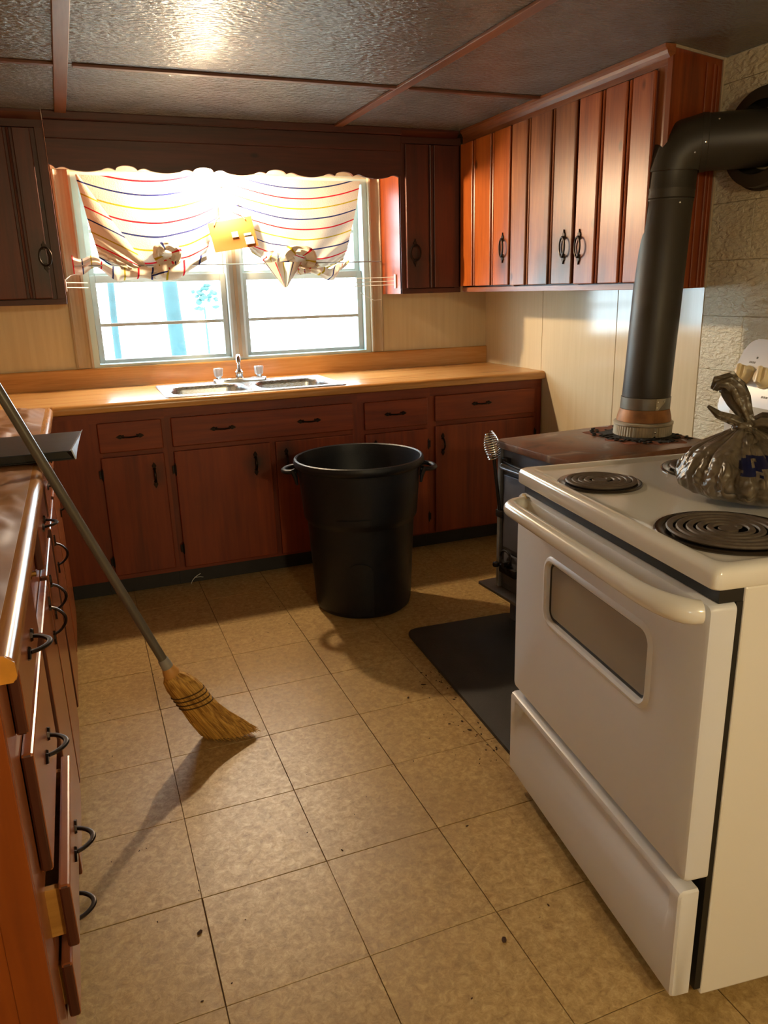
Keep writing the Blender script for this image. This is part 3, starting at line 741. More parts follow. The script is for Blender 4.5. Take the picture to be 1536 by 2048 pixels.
# brown paper bag hung from a nail between the towels
bag = thing('paper_gift_bag', 'flat brown paper bag with cord handles hanging between the towels', 'paper bag', (0.70, 1.35, 1.55))
TL, TR, BR, BL = Vector((.578, 1.355, 1.689)), Vector((.799, 1.355, 1.727)), Vector((.824, 1.340, 1.583)), Vector((.602, 1.340, 1.551))
def sheet(bm, off, bul):
    return grid(bm, lambda u, v: (TL.lerp(TR, u)).lerp(BL.lerp(BR, u), v) + Vector((0, off + bul * math.sin(PI * u) * math.sin(PI * min(1, v * 1.2) if v < .83 else PI * .99), .0)), 14, 10)
bm = B(); sheet(bm, -.004, -.006); sheet(bm, .004, .004)
def edge_close(bm):
    bmesh.ops.bridge_loops(bm, edges=[e for e in bm.edges if e.is_boundary])
edge_close(bm)
link('paper_body', bm, M['paper'], bag, smooth=True, world=True)
def on_bag(u, v, dy=-.013): return TL.lerp(TR, u).lerp(BL.lerp(BR, u), v) + Vector((0, dy, 0))
NAIL = Vector((.695, 1.40, 1.80))
for pts in ([on_bag(.13, .1, -.008), on_bag(.2, -.06, -.006), Vector((.649, 1.352, 1.726)), Vector((.641, 1.36, 1.776)), Vector((.648, 1.37, 1.836)), Vector((.66, 1.382, 1.868))],
            [on_bag(.84, .08, -.008), on_bag(.8, -.05, -.006), Vector((.735, 1.36, 1.750)), Vector((.707, 1.372, 1.790)), Vector((.72, 1.374, 1.789)), Vector((.748, 1.372, 1.783))]):
    bm = B(); tube(bm, pts, .0032, 8); link('cord_handle', bm, M['cord'], bag, smooth=True, world=True)
def sticker(u0, u1, v0, v1, mat, name='sticker', dy=-.0115):
    bm = B(); pts = [on_bag(u0, v0, dy), on_bag(u1, v0, dy), on_bag(u1, v1, dy), on_bag(u0, v1, dy)]
    vs = [bm.verts.new(p) for p in pts] + [bm.verts.new(p + Vector((0, .0006, 0))) for p in pts]
    for q in ((0, 1, 2, 3), (7, 6, 5, 4), (0, 4, 5, 1), (1, 5, 6, 2), (2, 6, 7, 3), (3, 7, 4, 0)): bm.faces.new([vs[i] for i in q])
    return link(name, bm, mat, bag, world=True)
sticker(.46, .60, .42, .60, M['white_label']); sticker(.75, .90, .60, .64, M['gasket'], 'sticker_band', -.0095); sticker(.73, .895, .53, .60, M['white_label'], dy=-.009); sticker(.73, .93, .66, .90, M['white_label'], dy=-.0085)
for pts in ([(.742, 1.372, 1.786), (.742, 1.41, 1.782), (.742, 1.4275, 1.782)], [(.66, 1.380, 1.868), (.665, 1.42, 1.868), (.69, 1.4275, 1.868)]):
    bm = B(); tube(bm, pts, .0022, 6); link('hanging_nail', bm, M['iron'], bag, world=True)

# ------------------------------------------------------------------ cabinet hardware
def bow_pull(parent, pos, along, out, L_=.085, proj=.024, mat=None, name='handle'):
    """bow handle with pointed leaf ends; along / out are unit vectors"""
    p = Vector(pos); a = Vector(along); o = Vector(out); b = a.cross(o)
    bm = B(); n = 14
    tube(bm, [p + a * ((k / n - .5) * L_ * .62) + o * (.004 + proj * math.sin(PI * k / n) ** .7) for k in range(n + 1)], [.0052 - .0014 * abs(k / n - .5) for k in range(n + 1)], 8, flat=.75)
    for s in (-1, 1):
        c = p + a * (s * L_ * .36)
        out2 = [(0.022, 0), (.012, .007), (.004, .0105), (-.004, .006), (-.010, .009), (-.014, 0), (-.010, -.009), (-.004, -.006), (.004, -.0105), (.012, -.007)]
        lo = [bm.verts.new(c + a * (s * x) + b * y + o * .0002) for x, y in out2]; hi = [bm.verts.new(c + a * (s * x) + b * y * .8 + o * .0042) for x, y in out2]
        bm.faces.new(lo); bm.faces.new(hi[::-1])
        for k in range(len(out2)): bm.faces.new((lo[k], lo[(k + 1) % 10], hi[(k + 1) % 10], hi[k]))
    return link(name, bm, mat or M['bronze'], parent, smooth=True, world=True)
def ring_pull(parent, pos, out, h=.078, w=.050, mat=None):
    p = Vector(pos); o = Vector(out); up = Vector((0, 0, 1)); b = up.cross(o)
    bm = B(); n = 26
    tube(bm, [p + up * (h / 2 * math.sin(2 * PI * k / n)) + b * (w / 2 * math.cos(2 * PI * k / n)) + o * (.011 + .005 * math.cos(2 * PI * k / n)) for k in range(n)], .0042, 8, closed=True)
    for s in (-1, 1):
        c = p + up * (s * h * .50)
        out2 = [(.030, 0), (.018, .004), (.014, .010), (.006, .011), (.0, .007), (-.010, .008), (-.012, 0), (-.010, -.008), (0, -.007), (.006, -.011), (.014, -.010), (.018, -.004)]
        m = len(out2)
        lo = [bm.verts.new(c + up * (s * x) + b * y + o * .0002) for x, y in out2]; hi = [bm.verts.new(c + up * (s * x) + b * y * .75 + o * .006) for x, y in out2]
        bm.faces.new(lo); bm.faces.new(hi[::-1])
        for k in range(m): bm.faces.new((lo[k], lo[(k + 1) % m], hi[(k + 1) % m], hi[k]))
        tube(bm, [c + o * .004, c + o * .014], .005, 8)
    return link('handle', bm, mat or M['bronze'], parent, smooth=True, world=True)
def hinge(parent, pos, out, along):
    p = Vector(pos); o = Vector(out); a = Vector(along); up = Vector((0, 0, 1))
    bm = B(); tube(bm, [p - up * .02 + o * .006, p + up * .02 + o * .006], .0045, 8)
    for s in (-1, 1):
        for k in range(2):
            q = p + up * (.02 * s)
            tube(bm, [q + o * .006, q + up * (.010 * s) + o * .005], [.0045, .001], 6)
            break
    c = p + a * .007
    vs = [c + up * .018 - a * .006, c + up * .018 + a * .006, c - up * .018 + a * .006, c - up * .018 - a * .006]
    lo = [bm.verts.new(v + o * .0003) for v in vs]; hi = [bm.verts.new(v + o * .003) for v in vs]
    bm.faces.new(lo); bm.faces.new(hi[::-1])
    for k in range(4): bm.faces.new((lo[k], lo[(k + 1) % 4], hi[(k + 1) % 4], hi[k]))
    return link('hinge', bm, M['iron'], parent, smooth=True, world=True)

# ------------------------------------------------------------------ wall cabinets
def plank_door(parent, ax, face, out, a0, a1, z0, z1, cuts, handle, mats, smudge):
    """door on plane ax=face, opening along the other horizontal axis a0..a1; cuts split it into planks with a bead between"""
    def bx(bm, a, b, t0, t1, c, d, bev):
        lo, hi = sorted((face + out * t0, face + out * t1))
        return box(bm, lo, hi, a, b, c, d, bev) if ax == 'x' else box(bm, a, b, lo, hi, c, d, bev)
    bm = B(); bx(bm, a0 + .002, a1 - .002, .0005, .009, z0 + .002, z1 - .002, .001)
    d = link('door', bm, M['upper_shaded'], parent, world=True)
    es = [a0] + cuts + [a1]
    for k in range(len(es) - 1):
        l = es[k] + (.017 if k else 0); r = es[k + 1] - (.017 if k < len(es) - 2 else 0)
        bm = B(); bx(bm, l, r, .0092, .022, z0, z1, .0035)
        link('plank', bm, mats, d, world=True)
    for c in cuts:
        bm = B()
        p = (lambda z: (face + out * .0125, c, z)) if ax == 'x' else (lambda z: (c, face + out * .0125, z))
        tube(bm, [p(z0 + .002), p(z1 - .002)], .0068, 8)
        link('bead', bm, mats, d, smooth=True, world=True)
    o = (out, 0, 0) if ax == 'x' else (0, out, 0)
    hp = (face + out * .022, handle[0], handle[1]) if ax == 'x' else (handle[0], face + out * .022, handle[1])
    ring_pull(d, hp, o)
    return d
UC = (2.0, .4, 1.33)
def sm(x, y, z, r): return (x - UC[0], y - UC[1], z - UC[2], r)
M['upper_door_a'] = wood('upper_door_pine_amber', srgb(104, 42, 8), srgb(162, 78, 20), srgb(188, 100, 36), 'z', 0.34, 0.9, smudge=[sm(1.86, .65, 1.45, .085)], smudge_amt=.7)
M['upper_door_b'] = wood('upper_door_pine_grimy', UPD, UPM, UPL, 'z', 0.36, 0.7, smudge=[sm(1.86, .15, 1.44, .135), sm(1.86, .30, 1.37, .11)], smudge_amt=.8)
M['upper_door_c'] = wood('upper_door_pine_worn', srgb(98, 38, 14), srgb(156, 76, 34), srgb(184, 104, 56), 'z', 0.36, 0.7, smudge=[sm(1.86, .03, 1.43, .09), sm(1.86, -.12, 1.37, .07)], smudge_amt=.5)
uc = thing('wall_cabinet', 'long pine wall cabinet with three plank doors behind the stovepipe', 'cabinet', UC)
FX = 1.878
bm = B(); prism(bm, [(FX + .019, 1.115), (2.1985, 1.115), (2.1985, -.312), (FX + .019, -.405)], 1.34, 2.09, 'z'); link('carcass', bm, M['upper_shaded'], uc, world=True)
bm = B()
prism(bm, [(FX, -.3985), (FX + .012, -.407), (2.1965, -.318), (2.1965, -.308), (FX + .019, -.3985)], 1.325, 2.1188, 'z', .001)
M['end_upper'] = wood('upper_end_panel', srgb(84, 28, 6), srgb(124, 52, 12), srgb(150, 70, 20), 'z', 0.36, 0.6)
link('end_panel', bm, M['end_upper'], uc, world=True)
for (a, b) in ((-.398, -.352), (.066, .094), (.582, .604), (1.098, 1.115)):
    bm = B(); box(bm, FX, FX + .0185, a, b, 1.3495, 2.0575); link('frame_stile', bm, M['upper_v'], uc, world=True)
for (c, d) in ((1.325, 1.349), (2.058, 2.09)):
    bm = B(); box(bm, FX - .0004, FX + .0185, -.398, 1.115, c, d, .001); link('frame_rail', bm, M['upper_h'], uc, world=True)
plank_door(uc, 'x', FX, -1, .604, 1.098, 1.356, 2.052, [.765, .955], (.652, 1.527), M['upper_door_a'], 0)
plank_door(uc, 'x', FX, -1, .091, .584, 1.353, 2.052, [.252, .440], (.143, 1.503), M['upper_door_b'], 0)
plank_door(uc, 'x', FX, -1, -.362, .069, 1.351, 2.050, [-.232, -.078], (.034, 1.497), M['upper_door_c'], 0)
bm = B()
prism(bm, [(1.853, 2.119), (1.853, 2.108), (1.862, 2.100), (1.866, 2.090), (1.8765, 2.078), (1.8975, 2.0905), (1.8975, 2.119)], -.4095, 1.095, 'y')
link('crown_moulding', bm, M['upper_h'], uc, world=True)
bm = B(); prism(bm, [(1.892, -.4045), (2.186, -.3225), (2.186, -.3275), (1.892, -.4095)], 2.1105, 2.1195, 'z'); link('pale_edge_strip', bm, M['casing'], uc, world=True)
bm = B(); prism(bm, [(2.187, -.3175), (2.1965, -.3175), (2.1965, -.3275), (2.187, -.3275)], 1.325, 2.1195, 'z'); link('pale_edge_strip', bm, M['casing'], uc, world=True)
for (a, w, px) in ((.82, .008, 2.09), (.93, .012, 2.135), (.93, .008, 2.16)):
    bm = B(); y = -.407 + (px - 1.89) * .2888 ; tube(bm, [(px, y - .002, 1.328), (px, y - .002, 2.09)], w * .5, 8); link('corner_bead', bm, M['end_upper'], uc, smooth=True, world=True)

FY = 1.135
for (x0, x1, lab, cx, cut, hx) in ((1.53, 1.876, 'shade-toned pine wall cabinet in the corner right of the window', 1.70, [1.695], 1.60), (-.62, -.122, 'shade-toned pine wall cabinet left of the window', -.37, [-.265, -.45], -.185)):
    w = thing('wall_cabinet', lab, 'cabinet', (cx, 1.29, 1.325))
    bm = B()
    if x0 > 0: box(bm, x0 + .016, x1, FY + .019, YB - .001, 1.33, 2.09)
    else: box(bm, x0, x1 - .016, FY + .019, YB - .001, 1.33, 2.09)
    link('carcass', bm, M['upper_shaded'], w, world=True)
    bm = B(); (box(bm, x0, x0 + .0155, FY + .0005, YB - .0015, 1.325, 2.09, .001) if x0 > 0 else box(bm, x1 - .0155, x1, FY + .0005, YB - .0015, 1.325, 2.09, .001))
    link('side_panel', bm, M['end_upper'], w, world=True)
    st = .036
    for (a, b) in ((x0, x0 + st), (x1 - st, x1)):
        bm = B(); box(bm, a, b, FY, FY + .0185, 1.3495, 2.0545); link('frame_stile', bm, M['upper_shaded'], w, world=True)
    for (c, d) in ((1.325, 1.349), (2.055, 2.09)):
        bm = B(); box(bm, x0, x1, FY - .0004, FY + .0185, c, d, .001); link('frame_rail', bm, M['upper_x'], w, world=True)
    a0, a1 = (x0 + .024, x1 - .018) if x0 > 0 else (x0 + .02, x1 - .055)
    M['dk%d' % (x0 > 0)] = wood('upper_door_pine_shaded', srgb(48, 18, 13), srgb(76, 30, 20), srgb(94, 40, 27), 'z', 0.38, 0.6, smudge=[(hx - cx, -.17, .17, .10)], smudge_amt=.85)  # unlit tone put into the pine; the smudge is handle grime
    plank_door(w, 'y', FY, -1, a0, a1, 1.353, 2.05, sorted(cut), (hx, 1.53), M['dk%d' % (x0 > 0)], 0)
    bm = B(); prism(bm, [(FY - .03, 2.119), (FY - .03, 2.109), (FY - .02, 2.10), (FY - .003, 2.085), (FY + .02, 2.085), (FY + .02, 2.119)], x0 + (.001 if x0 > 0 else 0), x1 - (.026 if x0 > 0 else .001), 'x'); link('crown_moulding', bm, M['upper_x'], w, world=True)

# ------------------------------------------------------------------ base cabinets under the window
BY = 0.805
def smudge_mat(nm, base, cx, cz, x, z, r, amt=.8, y0=-.02):
    return wood(nm, BSD, BSM, BSL, base, 0.42, 0.0, 7.0, smudge=[(x - cx, y0, z - cz, r)], smudge_amt=amt)
def base_unit(x0, x1, lab, fronts, rails, stiles):
    cx = (x0 + x1) / 2
    t = thing('base_cabinet', lab, 'cabinet', (cx, BY, 0))
    bm = B(); box(bm, x0 + .001, x1 - .001, BY + .0195, YB - .002, .09, .735 if x1 - x0 > .8 else .8685); link('carcass', bm, M['endgrain'], t, world=True)
    bm = B(); box(bm, x0 + .0005, x1 - .0005, .868, .88, .001, .0895); link('toe_kick', bm, M['toe'], t, world=True)
    for (a, b, c, d) in stiles:
        bm = B(); box(bm, a, b, BY, BY + .019, c, d); link('frame_stile', bm, M['base_v'], t, world=True)
    for (a, b, c, d) in rails:
        bm = B(); box(bm, a, b, BY + .0004, BY + .019, c, d); link('frame_rail', bm, M['base_h'], t, world=True)
    for f in fronts:
        kind, a, b, c, d, hs = f[:6]
        mat = f[6] if len(f) > 6 else (M['base_h'] if kind != 'door' else M['base_v'])
        bm = B(); box(bm, a, b, BY - .018, BY - .0005, c, d, .004)
        o = link(kind, bm, mat, t, world=True)
        for (hx, hz) in hs:
            bow_pull(o, (hx, BY - .018, hz), (1, 0, 0) if kind != 'door' else (0, 0, 1), (0, -1, 0), .105, .022)
        if len(f) > 7:
            for hz in f[7][1]: hinge(o, (f[7][0], BY - .012, hz), (0, -1, 0), (1 if f[7][0] > a + .1 else -1, 0, 0))
    return t
base_unit(-.2645, -.102, 'narrow plain wood panel cabinet in the inner corner of the worktop', [], [(-.2645, -.102, .845, .8685)], [(-.2645, -.102, .09, .845)])
base_unit(-.102, .218, 'narrow wood base cabinet with drawer and door left of the sink',
    [('drawer', -.07, .202, .690, .822, [(.063, .757)]), ('door', -.072, .200, .115, .668, [(.150, .57)], smudge_mat('bd1', 'z', .058, 0, .16, .57, .05, .6), (-.072, [.595, .185]))],
    [(-.102, .218, .822, .8685), (-.07, .2, .668, .690), (-.102, .218, .09, .115)], [(-.102, -.06, .115, .822), (.19, .218, .115, .822)])
base_unit(.218, 1.139, 'wide wood sink base cabinet with a false drawer front below the sink',
    [('drawer_front', .243, 1.111, .690, .822, [(.474, .757), (.886, .755)]),
     ('door', .243, .690, .108, .668, [(.614, .575)], smudge_mat('bd2', 'z', .678, 0, .62, .58, .085, .9), (.243, [.585, .205])),
     ('door', .715, 1.111, .104, .668, [(.765, .575)], smudge_mat('bd3', 'z', .678, 0, .76, .58, .085, .9), (1.111, [.585, .205]))],
    [(.218, 1.139, .822, .8685), (.24, 1.12, .668, .690), (.218, 1.139, .09, .108)], [(.218, .252, .108, .822), (.68, .725, .108, .668), (1.1, 1.139, .108, .822)])
base_unit(1.139, 1.533, 'wood base cabinet with drawer behind the black trash can',
    [('drawer', 1.172, 1.513, .682, .818, [(1.335, .752)]), ('door', 1.172, 1.515, .100, .660, [(1.225, .57)], M['base_v'], (1.515, [.58, .19]))],
    [(1.139, 1.533, .818, .8685), (1.17, 1.52, .66, .682), (1.139, 1.533, .09, .1)], [(1.139, 1.182, .1, .818), (1.505, 1.533, .1, .818)])
base_unit(1.533, 2.196, 'wood base cabinet with wide drawer in the corner behind the wood stove',
    [('drawer', 1.556, 2.145, .693, .823, [(1.823, .768)]), ('door', 1.556, 2.147, .098, .668, [(1.597, .572)], smudge_mat('bd5', 'z', 1.8645, 0, 1.6, .57, .05, .5), (2.147, [.58, .19]))],
    [(1.533, 2.196, .823, .8685), (1.55, 2.15, .668, .693), (1.533, 2.196, .09, .098)], [(1.533, 1.566, .098, .823), (2.135, 2.196, .098, .823)])

# ------------------------------------------------------------------ base cabinets along the left
LX = -.265
def left_unit(y0, y1, lab, fronts, frame, endp=False):
    cy = (y0 + y1) / 2
    t = thing('base_cabinet', lab, 'cabinet', (LX, cy, 0))
    bm = B(); box(bm, XL + .001, LX - .0195, y0 + .001 + (.014 if endp else 0), y1 - .001, .09, .8685); link('carcass', bm, M['dark'], t, world=True)
    bm = B(); box(bm, LX - .08, LX - .07, y0 + .0005 + (.02 if endp else 0), y1 - .0005, .001, .0895); link('toe_kick', bm, M['toe'], t, world=True)
    if endp:
        bm = B(); box(bm, XL + .001, LX - .0005, y0, y0 + .014, .0005, .8685, .001); link('end_panel', bm, M['end_panel'], t, world=True)
        bm = B(); box(bm, LX - .05, LX + .0002, y0 - .004, y0 - .0002, .0005, .8685, .0015); link('corner_stile', bm, M['end_panel'], t, world=True)
    for (a, b, c, d) in frame:
        bm = B(); box(bm, LX - .019, LX, a, b, c, d); link('frame_stile' if d - c > b - a else 'frame_rail', bm, M['left_v'] if d - c > b - a else M['left_h'], t, world=True)
    for f in fronts:
        kind, a, b, c, d, hs = f[:6]; pull = f[6] if len(f) > 6 else 0.0; yaw = f[7] if len(f) > 7 else 0.0
        piv = Vector((LX + pull, (a + b) / 2, 0))
        rot = Matrix.Translation(piv) @ Matrix.Rotation(yaw, 4, 'Z') @ Matrix.Translation(-piv)
        bm = B(); box(bm, LX + .0005 + pull, LX + .0185 + pull, a, b, c, d, .004)
        for fc in bm.faces:
            nn = fc.normal if fc.normal.length else Vector((0, 0, 1))
            fc.normal_update()
            if abs(fc.normal.y) > .9: fc.material_index = 1
        bmesh.ops.transform(bm, matrix=rot, verts=bm.verts[:])
        o = link(kind, bm, [M['left_h'] if kind == 'drawer' else M['left_v'], M['endgrain']], t, world=True)
        if pull > 0:
            bm = B(); box(bm, LX - .017, LX + pull, a + .02, a + .032, c + .012, d - .016, .001); box(bm, LX - .017, LX + pull, b - .032, b - .02, c + .012, d - .016, .001); box(bm, LX - .017, LX + pull, a + .032, b - .032, c + .012, c + .018)
            bmesh.ops.transform(bm, matrix=rot, verts=bm.verts[:])
            link('drawer_box', bm, M['raw_wood'], o, world=True)
        for (hy, hz) in hs:
            h = Vector((LX + .0185 + pull, hy, hz)); h = rot @ h
            bow_pull(o, h, (0, 1, 0) if kind == 'drawer' else (0, 0, 1), (1, 0, 0), .11, .028)
    return t
fr = lambda y0, y1, zs, st=.045: [(y0, y0 + st, .09, .8685), (y1 - st, y1, .09, .8685)] + [(y0 + st, y1 - st, a, b) for a, b in zs]
left_unit(-1.722, -1.20, 'near wood drawer cabinet on the left with its third drawer pulled open',
    [('drawer', -1.625, -1.235, .735, .858, [(-1.43, .795)]), ('drawer', -1.625, -1.235, .492, .702, [(-1.43, .60)]),
     ('drawer', -1.625, -1.235, .338, .458, [(-1.43, .395)], .019), ('drawer', -1.625, -1.235, .198, .308, [(-1.43, .252)], .003)],
    fr(-1.708, -1.20, [(.845, .8685), (.70, .737), (.456, .494), (.306, .34), (.09, .20)], .08), endp=True)
left_unit(-1.20, -.42, 'middle wood cabinet of the left run with two doors below a drawer',
    [('drawer', -.86, -.465, .735, .858, [(-.66, .795)]), ('door', -1.16, -.83, .105, .700, [(-.90, .62)]), ('door', -.80, -.465, .105, .700, [(-.74, .62)])],
    fr(-1.20, -.42, [(.845, .8685), (.695, .74), (.09, .11)], .045) + [(-1.155, -.86, .74, .845), (-.835, -.795, .11, .695)])
left_unit(-.42, .7695, 'far wood cabinet of the left run reaching the inner corner',
    [('drawer', -.375, .0, .735, .858, [(-.19, .795)]), ('drawer', .045, .43, .735, .858, [(.24, .795)]), ('door', -.375, .0, .105, .700, [(-.31, .60)]), ('door', .045, .43, .105, .700, [(.36, .60)])],
    fr(-.42, .7695, [(.845, .8685), (.695, .74), (.09, .11)], .05) + [(.0, .045, .11, .695), (.0, .045, .74, .845), (.43, .72, .11, .695), (.43, .72, .74, .845)])
for ob in [o for o in C.objects if o.name.startswith('base_cabinet') and o['label'].startswith('middle')]:
    bm = B(); box(bm, LX + .0005, LX + .006, -1.145, -1.125, .80, .84, .002); box(bm, LX + .0005, LX + .004, -1.105, -1.09, .805, .838, .001); tube(bm, [(LX + .006, -1.115, .803), (LX + .006, -1.115, .842)], .005, 8); tube(bm, [(LX + .003, -1.135, .82), (LX + .022, -1.135, .82)], .006, 8)
    link('brass_catch', bm, M['brass'], ob, world=True)

# ------------------------------------------------------------------ worktop, sink, faucet
wt = thing('worktop', 'wood grain laminate worktop running below the window and along the left', 'worktop', (.65, 1.1, .8695))
HX0, HX1, HY0, HY1 = .255, 1.075, .822, 1.275
FYc = .775
bm = B()
nose = [(.82, .8695), (.82, .91), (.797, .91), (.787, .9085), (.780, .904), (.776, .898), (FYc, .890), (FYc, .878), (.777, .872), (.781, .8695)]
prism(bm, nose, -.2365, XR - .0015, 'x')
for (a, b, c, d) in ((XL + .001, HX0, .82, YB - .0205), (HX1, XR - .0015, .82, YB - .0205), (HX0, HX1, HY1, YB - .0205), (HX0, HX1, .82, HY0), (XL + .001, -.2365, FYc, .82)):
    box(bm, a, b, c, d, .8695, .91)
link('back_section', bm, M['counter'], wt, world=True, smooth=True)
bm = B()
nose2 = [(-.28, .8695), (-.28, .91), (-.258, .91), (-.248, .9085), (-.241, .904), (-.2375, .898), (-.2365, .890), (-.2365, .878), (-.2385, .872), (-.2425, .8695)]
prism(bm, nose2, -1.722, .7748, 'y'); box(bm, XL + .001, -.28, -1.722, .7748, .8695, .91)
link('left_section', bm, M['counter_y'], wt, world=True, smooth=True)
bm = B(); prism(bm, [(XL + .001, .8695), (XL + .001, .9098), (-.258, .9098), (-.248, .9083), (-.2375, .898), (-.2368, .878), (-.2427, .8695)], -1.7255, -1.7222, 'y'); link('end_strip', bm, M['counter_edge'], wt, world=True)
bm = B(); prism(bm, [(1.4205, .9102), (1.4205, 1.0), (1.4235, 1.0065), (1.43, 1.0075), (1.4385, 1.0075), (1.4385, .9102)], XL + .022, XR - .0015, 'x'); link('backsplash', bm, M['counter'], wt, world=True)
bm = B(); prism(bm, [(XL + .0015, .9102), (XL + .0205, .9102), (XL + .0205, 1.005), (XL + .0015, 1.0075)], -1.722, 1.42, 'y'); link('backsplash', bm, M['counter_y'], wt, world=True)

sink = thing('kitchen_sink', 'stainless double bowl sink set in the worktop below the window', 'sink', (.665, 1.05, .91))
def rect_sq(x0, x1, y0, y1, r, n=8):
    """points of a rounded rectangle sampled corner by corner (r may be ~0)"""
    return rrect(x0, x1, y0, y1, max(r, 1e-4), n)
def loft(bm, rings, close_last=False, close_first=False):
    R = [[bm.verts.new(p) for p in ring] for ring in rings]
    for a, b in zip(R, R[1:]):
        n = len(a)
        for k in range(n): bm.faces.new((a[k], a[(k + 1) % n], b[(k + 1) % n], b[k]))
    if close_last: bm.faces.new(R[-1])
    if close_first: bm.faces.new(R[0])
    return bm
bm = B()
SX0, SX1, SY0, SY1 = .236, 1.092, .797, 1.298
ytop = .9165
bowls = [(.272, .640, .835, 1.165), (.684, 1.055, .835, 1.165)]
for (a, b, c, d) in ((SX0 + .012, SX1 - .012, SY0 + .012, .835), (SX0 + .012, SX1 - .012, 1.165, SY1 - .012), (SX0 + .012, .272, .835, 1.165), (.640, .684, .835, 1.165), (1.055, SX1 - .012, .835, 1.165)):
    box(bm, a, b, c, d, ytop - .003, ytop)
loft(bm, [[(x, y, z) for x, y in rrect(SX0 + o, SX1 - o, SY0 + o, SY1 - o, .02, 6)] for o, z in ((0, .9104), (.0, .913), (.004, .9165), (.010, .9172), (.0135, .9165))])
link('rim', bm, M['steel'], sink, world=True, smooth=True)
for (a, b, c, d) in bowls:
    bm = B()
    rings = [[(x, y, ytop) for x, y in rrect(a, b, c, d, .0005, 8)], [(x, y, ytop) for x, y in rrect(a + .002, b - .002, c + .002, d - .002, .07, 8)]]
    for o, z, r in ((.006, -.004, .07), (.010, -.02, .07), (.018, -.13, .07), (.03, -.155, .07), (.06, -.168, .06)):
        rings.append([(x, y, ytop + z) for x, y in rrect(a + o, b - o, c + o, d - o, r, 8)])
    loft(bm, rings, close_last=True)
    bw = link('bowl', bm, M['steel'], sink, world=True, smooth=True)
    bm = B(); lathe(bm, [(.045, 0), (.043, .004), (.034, .003), (.03, -.002), (.001, -.002)], 24, ((a + b) / 2, (c + d) / 2 + .02, ytop - .168), close_top=True); link('drain', bm, M['chrome'], bw, world=True, smooth=True)
fc = thing('faucet', 'chrome faucet with two clear knobs behind the double sink', 'faucet', (.654, 1.235, ytop))
bm = B(); loft(bm, [[(x, y, z) for x, y in rrect(.518 + o, .790 - o, 1.205 + o, 1.265 - o, .012, 5)] for o, z in ((0, ytop + .0004), (0, ytop + .014), (.004, ytop + .018))], close_last=True, close_first=True); link('deck_plate', bm, M['chrome'], fc, world=True, smooth=True)
bm = B(); lathe(bm, [(.019, .018), (.021, .03), (.020, .048), (.014, .054), (.012, .06)], 20, (.654, 1.235, ytop), close_bottom=True, close_top=True)
tube(bm, [(.654, 1.235, ytop + .05), (.652, 1.225, ytop + .085), (.646, 1.195, ytop + .112), (.636, 1.14, ytop + .132), (.625, 1.08, ytop + .141), (.620, 1.055, ytop + .14), (.618, 1.043, ytop + .128), (.6175, 1.041, ytop + .110)], [.011, .0105, .010, .0095, .0095, .010, .0105, .011], 14)
link('spout', bm, M['chrome'], fc, world=True, smooth=True)
for x in (.548, .757):
    bm = B(); lathe(bm, [(.016, .018), (.016, .026), (.009, .03)], 16, (x, 1.235, ytop), close_bottom=True, close_top=True); k = link('knob_base', bm, M['chrome'], fc, world=True, smooth=True)
    bm = B(); lathe(bm, [(.017, .030), (.020, .034), (.0235, .066), (.022, .072), (.001, .073)], 16, (x, 1.235, ytop), close_bottom=True, rfun=lambda r, z, a: r * (1 + .07 * math.cos(8 * a))); link('knob', bm, M['acrylic'], k, world=True, smooth=False)

# ------------------------------------------------------------------ things on the left worktop
bm = B(); LNX0, LNX1, LNY0, LNY1 = XL + .03, -.262, -1.69, .74
def liner(u, v):
    x = LNX0 + (LNX1 - LNX0) * u; y = LNY0 + (LNY1 - LNY0) * v
    q = Vector((x * 3.2 + y * .8, y * 2.2 - x, 1.0)); q += Vector(noise.noise_vector(q * 1.7)) * .5
    n = max(0, .34 - abs(noise.noise(q))) * 1.3 + max(0, .25 - abs(noise.noise(q * 2.3 + Vector((4, 0, 0))))) * .7 + .2 * noise.noise(q * 6)
    ed = min(1, min(u, 1 - u) * 12)
    return Vector((x, y, .9108 + .034 * max(0, n) * ed * (.25 if -.55 < y < -.05 else 1)))
grid(bm, liner, 80, 220)
r = bmesh.ops.extrude_face_region(bm, geom=bm.faces[:])
for v in [g_ for g_ in r['geom'] if isinstance(g_, bmesh.types.BMVert)]: v.co.z = max(.9102, v.co.z - .0006)
tag(link('shelf_liner', bm, M['liner'], smooth=True), 'wrinkled brown liner sheet spread over the left worktop', 'liner')
tr = thing('metal_tray', 'flat black metal tray lying across the edge of the left worktop', 'tray', (-.40, -.32, .9192))
zt = .9186
bm = B(); prism(bm, [(-.66, -.475), (-.152, -.475), (-.143, -.16), (-.66, -.16)], zt, zt + .003, 'z', .001); link('tray_bottom', bm, M['tray_in'], tr, world=True)
bm = B(); prism(bm, [(-.66, -.465), (-.162, -.465), (-.128, -.13), (-.66, -.13)], zt + .022, zt + .0245, 'z', .001); link('tray_top', bm, M['tray'], tr, world=True)
bm = B(); prism(bm, [(-.66, zt + .0032), (-.66, zt + .0218), (-.172, zt + .0218), (-.16, zt + .0032)], -.462, -.455, 'y'); link('tray_wall', bm, M['tray_in'], tr, world=True)
bm = B()
vs = [bm.verts.new(c) for c in ((-.152, -.474, zt + .0005), (-.143, -.16, zt + .0005), (-.1265, -.130, zt + .028), (-.1605, -.466, zt + .028), (-.149, -.474, zt + .0005), (-.140, -.16, zt + .0005), (-.1235, -.130, zt + .028), (-.1575, -.466, zt + .028))]
for q in ((0, 1, 2, 3), (7, 6, 5, 4), (0, 4, 5, 1), (1, 5, 6, 2), (2, 6, 7, 3), (3, 7, 4, 0)): bm.faces.new([vs[i] for i in q])
